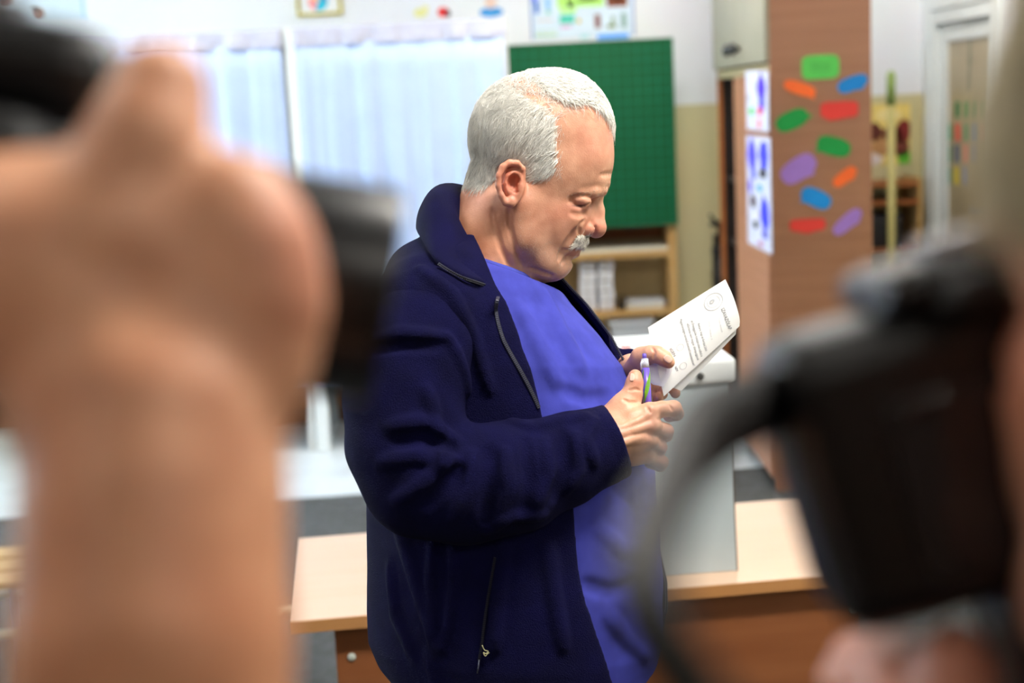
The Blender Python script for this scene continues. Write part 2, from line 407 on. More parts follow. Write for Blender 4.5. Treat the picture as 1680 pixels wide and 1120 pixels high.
# things on the wall above the booths
YW = Y1
def wall_quad(name, x0, y0, x1, y1, m, th=.004, parent=None, off=0.0, org=None):
    a, b = ony(x0, y1, YW - off - th), ony(x1, y0, YW - off - th)
    return obj(name, box(a[0], b[0], YW - off - th, YW - off, a[2], b[2]), m, parent, origin=org)
fa, fb = ony(489, 28, YW), ony(558, -40, YW)
t = thing('framed_picture', 'picture of a round coloured chart in an olive gold frame', 'picture', (fa[0], YW, fa[2]))
w, h = fb[0] - fa[0], fb[2] - fa[2]
M_gold = mat('olive_gold_frame', (176, 160, 50), .4, .06)
obj('frame', [box(0, w, -.02, 0, 0, .016), box(0, w, -.02, 0, h - .016, h), box(0, .016, -.02, 0, .016, h - .016), box(w - .016, w, -.02, 0, .016, h - .016)], M_gold, t)
obj('mount', box(.016, w - .016, -.008, 0, .016, h - .016), M_white, t)
def disc_sector(r, a0, a1, n=14): return [(0, 0)] + [(r * math.cos(a), r * math.sin(a)) for a in np.linspace(a0, a1, n)]
cc = ony(522, 2, YW) - fa
for a0, a1, colr in ((-1.9, -.1, (30, 190, 215)), (-3.6, -1.9, (238, 150, 150)), (-.1, 1.2, (80, 150, 190)), (1.2, 2.7, (240, 200, 120))):
    obj('chart_sector', prism(disc_sector(.052, a0, a1), (cc[0], -.008, cc[2]), (1, 0, 0), (0, 0, 1), .0015), flat(*colr), t)
pa, pb = ony(872, 66, YW), ony(1038, -60, YW)
t = thing('picture_chart', 'colourful picture chart hung above the green chalkboard', 'poster', (pa[0], YW, pa[2]))
w, h = pb[0] - pa[0], pb[2] - pa[2]
obj('sheet', box(0, w, -.004, 0, 0, h), mat('poster_sheet', (214, 232, 246), .5, .02), t)
for bx_ in (0, w - .009): obj('border', box(bx_, bx_ + .009, -.006, -.004, 0, h), mat('poster_border', (120, 140, 190), .5, .03), t)
S = 1680 / 220.0
def pq(name, X0_, Y0_, X1_, Y1_, colr):
    a, b = ony(840 + X0_ / S, Y1_ / S, YW) - pa, ony(840 + X1_ / S, Y0_ / S, YW) - pa
    obj(name, box(a[0], b[0], -.0055, -.004, a[2], b[2]), flat(*colr), t)
for q in [(255, -60, 300, 20, (70, 90, 240)), (285, 10, 330, 170, (20, 100, 200)), (425, -40, 470, 120, (120, 190, 240)), (430, 125, 485, 180, (150, 205, 190)), (570, -200, 1140, 100, (186, 240, 120)), (690, 10, 760, 90, (150, 225, 110)), (840, -150, 1060, 20, (210, 210, 110)), (600, 100, 800, 165, (190, 245, 120)), (600, 180, 780, 300, (80, 205, 180)), (815, 235, 860, 290, (220, 190, 60)), (610, 310, 740, 360, (225, 190, 225)), (310, 240, 515, 268, (230, 205, 200)), (285, 385, 570, 405, (200, 230, 140)), (290, 420, 560, 470, (195, 220, 190)), (1190, -60, 1440, 90, (130, 70, 40)), (1240, -80, 1380, 10, (190, 110, 60)), (1040, 180, 1105, 355, (130, 70, 60)), (1190, 300, 1300, 350, (110, 130, 70)), (1245, 200, 1285, 300, (150, 175, 150)), (1370, 160, 1430, 350, (140, 175, 170)), (1070, 415, 1460, 495, (60, 160, 250)), (860, 430, 960, 490, (180, 225, 230))]: pq('print', *q)
def cutout(name, label, cat, parts):
    c = ony(*parts[0][0], YW)
    t = thing(name, label, cat, (c[0], YW, c[2]), 0, 'paper cut-outs on the wall')
    for i, ((px, py), rx, ry, colr, pn) in enumerate(parts):
        p = ony(px, py, YW) - c; s = 7.7 / FPX
        poly = [(rx * s * math.cos(a), ry * s * math.sin(a)) for a in np.linspace(0, 2 * math.pi, 20, endpoint=False)]
        obj(pn, prism(poly, (p[0], -.001 * i, p[2]), (1, 0, 0), (0, 0, 1), .002), flat(*colr), t)
cutout('bird_cutout', 'pale yellow bird cut-out on the white wall above the booth', 'cut-out', [((690, 21), 11, 7, (226, 226, 150), 'body'), ((698, 14), 5, 5, (232, 230, 170), 'head')])
cutout('ladybird_cutout', 'red and black ladybird cut-out on the white wall', 'cut-out', [((727, 20), 9, 8, (215, 40, 40), 'body'), ((735, 22), 4, 6, (40, 36, 50), 'head')])
cutout('figure_cutout', 'paper figure with a blue body on the wall by the chalkboard', 'cut-out', [((806, 20), 19, 8, (60, 150, 215), 'body'), ((805, 4), 9, 10, (235, 205, 190), 'head')])
cutout('face_cutout', 'small brown face cut-out in the top left corner', 'cut-out', [((8, 6), 11, 9, (120, 80, 62), 'face'), ((6, 1), 8, 5, (70, 48, 40), 'hair')])
cutout('face_cutout', 'small brown face cut-out just above the black camera', 'cut-out', [((62, 24), 10, 10, (150, 105, 84), 'face'), ((57, 17), 7, 5, (80, 56, 46), 'hair')])
a = ony(-60, 42, YW); b = ony(134, -60, YW)
t = thing('paper_sheet', 'pale blue bordered paper sheet at the top left of the wall', 'paper sheet', (a[0], YW, a[2]))
obj('sheet', box(0, b[0] - a[0], -.0012, 0, 0, b[2] - a[2]), mat('pale_sheet', (214, 230, 236), .7, .03), t)
obj('border', [box(b[0] - a[0] - .02, b[0] - a[0] - .01, -.002, -.0012, 0, b[2] - a[2])], flat(150, 200, 235), t)

# tall cabinet with its side towards us
CX0, CX1, CY0, CY1, CH = 1.05, 1.443, 5.6, 6.97, 2.45
M_side = wood('cabinet_side_veneer', (178, 124, 92), (156, 104, 74), (.6, .6, 14), 2.5)
M_door = mat('cabinet_door_laminate', (150, 144, 124), .45, .03)
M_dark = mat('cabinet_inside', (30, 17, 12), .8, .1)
zd = ony(1258, 101, CY0)[2]
t = thing('tall_cabinet', 'tall brown wood cabinet with speech bubble stickers on its side', 'cabinet', (CX0, CY0, 0))
L, Wd = CY1 - CY0, CX1 - CX0
obj('side_panel', box(0, Wd, 0, .022, .0125, CH), M_side, t, bevel=.002)
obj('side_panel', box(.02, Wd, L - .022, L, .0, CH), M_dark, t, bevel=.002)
obj('edge_strip', box(0, .02, L - .03, L, .0, CH), M_orange, t)
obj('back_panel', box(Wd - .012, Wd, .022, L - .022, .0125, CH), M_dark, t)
obj('top_board', box(0, Wd - .012, .022, L - .022, CH - .022, CH), M_side, t)
obj('divider', box(0.0, Wd - .012, .022, L - .022, zd - .045, zd - .008), mat('divider_wood', (176, 160, 120), .5, .04), t)
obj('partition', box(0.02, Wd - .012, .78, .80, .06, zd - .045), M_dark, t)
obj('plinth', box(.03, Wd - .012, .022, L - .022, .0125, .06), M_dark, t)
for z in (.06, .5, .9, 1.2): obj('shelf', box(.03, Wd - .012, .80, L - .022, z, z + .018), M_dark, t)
for k in range(2):
    d = obj('cabinet_door', box(-.018, 0, .004 + k * L / 2, L / 2 - .004 + k * L / 2, zd, CH - .004), M_door, t, bevel=.002)
    kz = ony(1215, 82, 6.35)[2]
    obj('knob', lathe([(.01, 0), (.012, .015), (.026, .02), (.028, .034), (.016, .044), (.002, .046)], 14, (-1, 0, 0), (-.018, L / 2 + (-.085 if k == 0 else .085), kz)), M_black, d, smooth=True)
obj('cabinet_door', box(-.018, 0, .004, .78, .07, zd - .05), M_side, t, bevel=.002)
# drawings taped to the cabinet front
def drawing(label, c4, blobs):
    P = [onx(px, py, CX0 - .019) for px, py in c4]                    # tl, tr, br, bl
    c = P[3]
    t = thing('child_drawing', label, 'drawing', (c[0], c[1], c[2]), 0, 'drawings on the cabinet front')
    n = 6; V = []
    for th in (0, -.002):
        for p in P: V.append((th, p[1] - c[1], p[2] - c[2]))
    obj('sheet', (np.array(V), [[0, 1, 2, 3][::-1], [4, 5, 6, 7], [0, 4, 5, 1][::-1], [1, 5, 6, 2][::-1], [2, 6, 7, 3][::-1], [3, 7, 4, 0][::-1]]), mat('drawing_paper', (214, 218, 236), .7, .05, 12), t)
    for i, (px, py, rx, ry, colr) in enumerate(blobs):
        p = onx(px, py, CX0 - .021) - c
        e = onx(px + rx, py, CX0 - .021) - c; ryz = ry * np.linalg.norm(onx(px, py, CX0) - OC) / FPX
        rr = np.random.default_rng(i + 5)
        poly = [(abs(e[1] - p[1]) * math.cos(a) * rr.uniform(.75, 1.1), ryz * math.sin(a) * rr.uniform(.75, 1.1)) for a in np.linspace(0, 2 * math.pi, 14, endpoint=False)]
        obj('painted_shape', prism(poly, (-.002 - .0004 * (i % 4), p[1], p[2]), (0, -1, 0), (0, 0, 1), .0012), flat(*colr), t)
B_, K_, R_, G_, T_ = (50, 40, 215), (30, 26, 40), (210, 50, 90), (60, 190, 80), (60, 160, 190)
drawing('upper child drawing with one blue figure on the cabinet front', [(1224, 116), (1261, 117), (1262, 217), (1226, 212)], [(1249, 145, 7, 24, (64, 16, 205)), (1250, 170, 5, 14, (60, 60, 220)), (1247, 182, 4, 8, R_), (1246, 203, 3, 10, (235, 130, 140)), (1233, 182, 4, 6, G_), (1228, 160, 2, 6, (170, 175, 190)), (1240, 128, 3, 6, (236, 236, 245))])
drawing('long child drawing with several blue figures on the cabinet front', [(1225, 222), (1264, 226), (1267, 418), (1228, 398)], [(1234, 255, 7, 30, (70, 60, 220)), (1253, 255, 8, 26, (55, 55, 240)), (1252, 284, 6, 10, K_), (1237, 285, 4, 12, (70, 70, 200)), (1246, 308, 4, 6, T_), (1231, 305, 3, 12, (90, 60, 210)), (1236, 330, 5, 11, (70, 40, 50)), (1255, 350, 8, 28, (45, 50, 245)), (1238, 355, 4, 8, (236, 236, 245)), (1240, 368, 4, 7, K_), (1247, 350, 3, 6, (220, 210, 120)), (1256, 385, 5, 8, (80, 80, 200)), (1248, 400, 4, 5, (180, 90, 140))])
# speech-bubble stickers
def bubble(px, py, w, h, ang, colr, label, tail, shape='round'):
    c = ony(px, py, CY0 - .0005); s = np.linalg.norm(c - OC) / FPX * .985
    w, h = w * s / 2, h * s / 2
    poly = []
    e = .42 if shape == 'rect' else .75
    for a in np.linspace(0, 2 * math.pi, 36, endpoint=False):
        ca, sa = math.cos(a), math.sin(a)
        x, z = w * math.copysign(abs(ca) ** e, ca), h * math.copysign(abs(sa) ** e, sa)
        if tail is not None:
            da = abs((a - tail + math.pi) % (2 * math.pi) - math.pi)
            if da < .2: k = 1 + .42 * (1 - da / .2); x, z = x * k, z * k
        poly.append((x, z))
    A = math.radians(ang); 
    o = obj('speech_bubble_sticker', prism([(x * math.cos(A) - z * math.sin(A), x * math.sin(A) + z * math.cos(A)) for x, z in poly], (0, 0, 0), (1, 0, 0), (0, 0, 1), .002), flat(*colr), None, loc=(c[0], CY0, c[2]))
    meta(o, label, 'sticker', 'speech bubble stickers on the cabinet side')
    return o
GR, OR, BL, RD, PU = (0, 150, 62), (250, 108, 36), (0, 132, 208), (226, 56, 46), (166, 122, 206)
gb = bubble(1346, 110, 60, 38, 0, (92, 202, 86), 'pale green rounded speech bubble sticker, topmost on the cabinet', None, 'rect')
for dz in (.012, 0, -.012): obj('text_line', box(-.038, .038, -.0028, -.002, dz - .0018, dz + .0018), flat(70, 160, 70), gb)
bubble(1312, 145, 54, 20, -20, OR, 'orange speech bubble sticker above the leafy green one', 5.6)
bubble(1399, 137, 50, 23, 18, BL, 'dark blue speech bubble sticker by the cabinet edge', 5.0)
bubble(1377, 180, 61, 26, 0, RD, 'red speech bubble sticker in the upper half of the cabinet', 4.6, 'rect')
bubble(1299, 197, 54, 30, 22, GR, 'green speech bubble sticker with its tail pointing right', -.3)
bubble(1368, 240, 56, 30, -18, GR, 'green oval speech bubble sticker below the upper red one', 4.0)
bubble(1310, 277, 62, 36, 32, PU, 'large purple speech bubble sticker left on the cabinet side', 5.0)
bubble(1386, 290, 44, 20, 36, OR, 'orange speech bubble sticker right of the large purple one', 5.0)
bubble(1339, 325, 52, 28, -28, (0, 146, 226), 'bright blue speech bubble sticker above the lower red one', 4.2)
bubble(1325, 369, 58, 20, 0, RD, 'red speech bubble sticker, lower of the two red ones', 4.7, 'rect')
bubble(1390, 364, 56, 22, 40, PU, 'slim purple speech bubble sticker, lowest by the cabinet edge', 5.0)

# folded tripod between bookcase and cabinet
p = ony(1183, 480, 7.4)
t = thing('folded_tripod', 'folded black tripod leaning in the gap beside the tall cabinet', 'tripod', (p[0], 7.40, 0))
zt = ony(1180, 352, 7.4)[2]
for k in range(3):
    a = k * 2.09 + .4
    obj('leg', tube([(.05 * math.cos(a), .05 * math.sin(a), 0.0), (.028 * math.cos(a), .028 * math.sin(a), zt * .55), (.02 * math.cos(a), .02 * math.sin(a), zt - .16)], [.016, .02, .024], 8), M_black, t, smooth=True)
obj('collar', lathe([(.03, 0), (.045, .01), (.045, .05), (.03, .06)], 14, (0, 0, 1), (0, 0, zt * .78)), M_black, t, smooth=True)
obj('column', tube([(0, 0, zt * .4), (0, 0, zt - .05)], .014, 10), M_black, t, smooth=True)
obj('tripod_head', box(-.035, .035, -.03, .03, zt - .16, zt - .10), M_black, t, bevel=.008)
obj('head_plate', box(-.05, .02, -.025, .025, zt - .06, zt - .035), M_black, t, bevel=.008)
obj('handle', tube([(0, 0, zt - .05), (-.035, 0, zt - .02), (-.05, 0, zt + .005)], .008, 8), M_black, t, smooth=True)

# corner right of the cabinet: poster, shelf, pole
a, b = ony(1424, 272, YW), ony(1493, 168, YW)
t = thing('food_poster', 'yellow and brown food poster on the wall behind the wooden pole', 'poster', (a[0], YW, a[2]))
w, h = b[0] - a[0], b[2] - a[2]
obj('sheet', box(0, w, -.004, 0, 0, h), mat('poster_yellow', (232, 208, 120), .5, .12, 9), t)
for x, z, rx, rz, colr in ((.15, .55, .2, .16, (96, 40, 26)), (.55, .5, .25, .13, (120, 60, 34)), (.85, .55, .2, .2, (130, 34, 30)), (.3, .3, .25, .16, (190, 140, 90)), (.75, .28, .22, .16, (110, 50, 34)), (.88, .08, .2, .14, (100, 190, 50)), (.15, .1, .2, .1, (225, 215, 215)), (.5, .82, .3, .1, (244, 226, 160))):
    poly = [(rx * w * math.cos(q) * random.uniform(.8, 1.1), rz * h * math.sin(q) * random.uniform(.8, 1.1)) for q in np.linspace(0, 6.283, 16, endpoint=False)]
    poly = [(min(max(px + x * w, .002), w - .002), min(max(pz + z * h, .002), h - .002)) for px, pz in poly]
    obj('print', prism(poly, (0, -.004, 0), (1, 0, 0), (0, 0, 1), .0015), flat(*colr), t)
sx0, sx1 = 1.60, 2.15
t = thing('corner_shelf', 'narrow shelf unit with boxes in the corner behind the cabinet', 'shelf unit', (sx0, 7.34, 0))
zs = [ony(1460, py, 7.34)[2] for py in (300, 330, 408)]
for s in (0, 1): obj('side_panel', box(s * (sx1 - sx0 - .02), s * (sx1 - sx0 - .02) + .02, 0, .33, 0, zs[0] + .02), M_pine, t)
for z in zs + [.3, .05]: obj('shelf', box(.02, sx1 - sx0 - .02, 0, .33, z - .018, z), M_orange, t)
def boxy(name, label, x, z, w, h, colr, lid=None):
    t = thing(name, label, 'box', (sx0 + x, 7.40, z))
    obj('box_body', box(-w / 2, w / 2, 0, .2, 0, h * .75), flat(*colr), t, bevel=.004)
    obj('box_lid', box(-w / 2 - .004, w / 2 + .004, -.004, .204, h * .75, h), flat(*(lid or colr)), t, bevel=.004)
boxy('storage_box', 'grey box on the top shelf in the corner', .2, zs[0], .2, .07, (206, 208, 216))
boxy('storage_box', 'grey white box on the second shelf in the corner', .16, zs[1], .2, .075, (190, 200, 210), (214, 220, 226))
boxy('storage_box', 'dark box with blue lid on the third shelf in the corner', .15, zs[2], .18, .13, (36, 34, 40), (60, 110, 140))
boxy('storage_box', 'black box beside the blue lidded one in the corner', .38, zs[2], .16, .17, (24, 24, 28), (40, 40, 46))
boxy('storage_box', 'light blue box on the low shelf in the corner', .25, .3, .3, .22, (170, 190, 200), (200, 214, 220))
p = ony(1463, 410, 7.15); q = ony(1465, 116, 7.15)
t = thing('wooden_pole', 'pale wooden pole with a green end standing before the food poster', 'pole', (p[0], 7.15, 0))
zz = ony(1465, 172, 7.15)[2]
obj('shaft', tube([(0, 0, 0), (0, 0, zz)], .021, 12), mat('pale_pole_wood', (200, 188, 120), .5, .06), t, smooth=True)
obj('green_tip', tube([(0, 0, zz), (0, 0, q[2] - .02), (0, 0, q[2])], [.024, .022, .012], 12), mat('green_tip', (150, 176, 96), .5, .05), t, smooth=True)
obj('foot', lathe([(.03, 0), (.03, .03), (.021, .04)], 12), M_black, t, smooth=True)

# glazed door in the right wall
t = thing('door_1', None, None, (X1, DY0, 0), 0, kind='structure')
Wd_ = DY1 - DY0
obj('door_frame', [box(-.02, T, 0, .06, 0, DTOP - .001), box(-.02, T, Wd_ - .06, Wd_, 0, DTOP - .001), box(-.02, T, .06, Wd_ - .06, DTOP - .07, DTOP - .001), box(-.03, -.0, -.07, .0, 0, DTOP + .08), box(-.03, -.0, Wd_, Wd_ + .09, 0, DTOP + .08), box(-.03, 0, 0, Wd_, DTOP, DTOP + .08)], M_frame, t)
gz = onx(1552, 68, X1)[2]
obj('door_leaf', [box(.01, .05, .065, .16, .01, DTOP - .075), box(.01, .05, Wd_ - .16, Wd_ - .065, .01, DTOP - .075), box(.01, .05, .16, Wd_ - .16, gz, DTOP - .075), box(.01, .05, .16, Wd_ - .16, .01, .35)], M_frame, t)
obj('pane', box(.024, .036, .16, Wd_ - .16, .35, gz), mat('tan_frosted_pane', (176, 160, 124), .3, .05, 4), t)
obj('door_handle', [tube([(0, .11, 1.02), (-.05, .11, 1.02), (-.05, .22, 1.02)], .009, 8), box(.002, .01, .09, .13, .93, 1.1)], M_grey, t, smooth=True)
rows = [(167, 193, [(1567, 1576, (50, 130, 80)), (1582, 1592, (90, 150, 90)), (1597, 1607, (110, 150, 100)), (1612, 1622, (110, 150, 100))], 'top'),
        (203, 231, [(1553, 1562, (50, 145, 90)), (1566, 1578, (225, 100, 80)), (1582, 1593, (110, 160, 110)), (1597, 1608, (120, 150, 185)), (1612, 1623, (220, 170, 150))], 'second'),
        (238, 266, [(1553, 1561, (60, 130, 95)), (1566, 1576, (85, 105, 135)), (1581, 1593, (232, 150, 130)), (1597, 1608, (160, 160, 180))], 'third'),
        (274, 301, [(1553, 1561, (90, 140, 110)), (1565, 1576, (226, 206, 60)), (1581, 1591, (165, 170, 190))], 'lowest')]
nm = ['first from the hinge', 'second from the hinge', 'third from the hinge', 'fourth from the hinge', 'fifth from the hinge']
for y0, y1, cols, rn in rows:
    for i, (a, b, colr) in enumerate(cols):
        pa_, pb_ = onx(a, y1, X1 + .024), onx(b, y0, X1 + .024)
        ya, yb = sorted((pa_[1], pb_[1]))
        o = obj('paper_note', box(-.0012, 0, 0, yb - ya, 0, pb_[2] - pa_[2]), flat(*colr), None, loc=(X1 + .024, ya, pa_[2]))
        cn = {0: 'green'}.get(i, 'coloured')
        meta(o, 'small %s note on the door glass, %s row, %s' % (cn, rn, nm[i]), 'note', 'notes on the door glass')
p0_, p1_ = onx(1588, 150, X1 + .024), onx(1596, 78, X1 + .024)
meta(obj('paper_silhouette', prism([(0, 0), (.05, .01), (.045, .12), (.06, .13), (.035, .3), (.02, .3), (0, .14), (.012, .12)], (0, 0, 0), (0, -1, 0), (0, 0, 1), .0015), flat(150, 146, 124), None, loc=(X1 + .0238, p0_[1], p0_[2])),
     'thin grey paper silhouette stuck high on the door glass', 'cut-out')

# ================================================================== desk and ballot box
TZ = .73
f0, f1, fb_ = onz(474, 1021, TZ), onz(1466, 935, TZ), onz(508, 882, TZ)
yaw = math.atan2(f1[1] - f0[1], f1[0] - f0[0]); L = float(np.linalg.norm(f1 - f0)); Dp = .51
M_beech = wood('beech_top', (240, 208, 180), (230, 192, 162), (1.2, 12, 1), 3, .3)
M_edge = wood('beech_edge', (206, 150, 96), (190, 134, 82), (1, 1, 10), 3, .4)
M_pan = wood('desk_panel_brown', (158, 98, 60), (136, 80, 46), (1, 1, 10), 2.5, .4)
t = thing('school_desk', 'beech topped school desk with a brown front panel behind the man', 'desk', (f0[0], f0[1], 0), yaw)
obj('desktop', box(0, L, 0.004, Dp, TZ - .022, TZ), M_beech, t, bevel=.002)
obj('edge_band', box(0, L, 0, .004, TZ - .022, TZ), M_edge, t)
q = onz(548, 1032, TZ - .03); pl = (q - f0) @ np.array([math.cos(yaw), math.sin(yaw), 0])
pr = L - .052
pan = obj('front_panel', box(pl, pr, .035, .053, .10, TZ - .022), M_pan, t, bevel=.002)
for a in (pl, pr - .02): obj('side_panel', box(a, a + .02, .053, Dp - .03, .0125, TZ - .022), M_pan, t, bevel=.002)
obj('stretcher', box(pl + .02, pr - .02, Dp - .1, Dp - .08, TZ - .12, TZ - .022), M_pan, t)
M_cap = mat('screw_cap', (206, 214, 206), .4, .02)
for px, py in ((577, 1077), (1401, 997)):
    d = ray(px, py); n = np.array([-math.sin(yaw), math.cos(yaw), 0]); o_ = f0 + n * .035
    P = OC + d * (((o_ - OC) @ n) / (d @ n)) - f0
    x = P @ np.array([math.cos(yaw), math.sin(yaw), 0])
    obj('screw_cap', lathe([(.0075, 0), (.0075, .0025), (.004, .004)], 14, (0, -1, 0), (x, .035, P[2] + 0 + f0[2] - 0)), M_cap, t, smooth=True)
# ballot box
b0 = onz(1210, 936, TZ); 
byaw = math.radians(4.0)
M_box = mat('pale_box_card', (184, 197, 203), .55, .02, 6)
M_lid = mat('white_lid_card', (234, 238, 240), .5, .02, 6)
bw, bd = .40, .30
hb = ony(1204, 628, b0[1])[2] - TZ; ht = ony(1204, 590, b0[1])[2] - TZ
t = thing('ballot_box', 'pale grey cardboard ballot box with white lid on the desk', 'ballot box', (b0[0], b0[1], TZ), byaw)
body = np.array(box(-bw, 0, 0, bd, 0, hb + .03)[0]); body[4:, 0] = np.where(body[4:, 0] > -.1, -.008, -bw + .008); 
obj('box_body', (body, box(0, 1, 0, 1, 0, 1)[1]), M_box, t, bevel=.002)
tp = box(-.0012, .0006, -.0008, .006, 0.0, hb - .002); tp[0][4:, 0] -= .0078
obj('box_gap_shade', tp, mat('box_edge_brown', (92, 74, 52), .6, .1), t)  # brown strip painted in for the shaded gap along the box edge
lid = obj('box_lid', box(-bw - .006, .004, -.01, bd + .01, hb, ht + .005), M_lid, t, bevel=.008, bevseg=3)
sp0 = onz(1040, 560, TZ + ht + .005) - b0; sp0 = Rz(-byaw) @ sp0
obj('slot', box(sp0[0] - .2, sp0[0] + .025, sp0[1] - .004, sp0[1] + .004, ht + .004, ht + .0056), M_black, lid)
px_ = ony(1146, 615, b0[1])
obj('lid_stud', lathe([(.007, 0), (.007, .006), (.003, .008)], 12, (0, -1, 0), (px_[0] - b0[0], -.010, px_[2] - TZ)), M_black, t, smooth=True)
# red and white slip on the lid
p = onz(1030, 571, TZ + ht + .006)
o = meta(obj('paper_slip', box(-.012, .006, -.012, .012, 0, .0012), flat(210, 50, 56), None, loc=(p[0], p[1] + .01, TZ + ht + .006), rotz=byaw), 'small red slip lying on the white ballot box lid', 'slip')
obj('slip_strip', box(-.012, .006, -.003, .003, .0012, .0018), flat(240, 240, 240), o)

# low bench with a cream rail, mostly hidden by the raised forearm
r0, r1 = onz(-120, 1051, .30), onz(476, 1001, .30)
t = thing('bench', 'low bench with cream tubular rail and white bracket behind the forearm', 'bench', (r0[0], r0[1], 0), math.atan2(r1[1] - r0[1], r1[0] - r0[0]))
Lr = float(np.linalg.norm(r1 - r0)); M_cream = mat('cream_tube', (222, 214, 188), .4, .03)
obj('rail', tube([(0, 0, .30), (Lr + .18, 0, .30)], .0125, 12), M_cream, t, smooth=True)
obj('rail', tube([(0, .34, .30), (Lr - .25, .34, .30)], .0125, 12), M_cream, t, smooth=True)
for x in (.15,):
    for yy in (0, .34):
        obj('leg', tube([(x, yy, .0125), (x, yy, .42)], .014, 12), mat('lilac_white_metal', (196, 196, 214), .4, .03), t, smooth=True)
        obj('bracket', lathe([(.022, 0), (.026, .004), (.026, .06), (.022, .064)], 14, (0, 0, 1), (x, yy, .356)), mat('lilac_white_metal', (0, 0, 0)), t, smooth=True)
for k in range(3): obj('slat', box(-.1, .36, .0 + k * .12, .1 + k * .12, .42, .44), M_pine, t, bevel=.004)

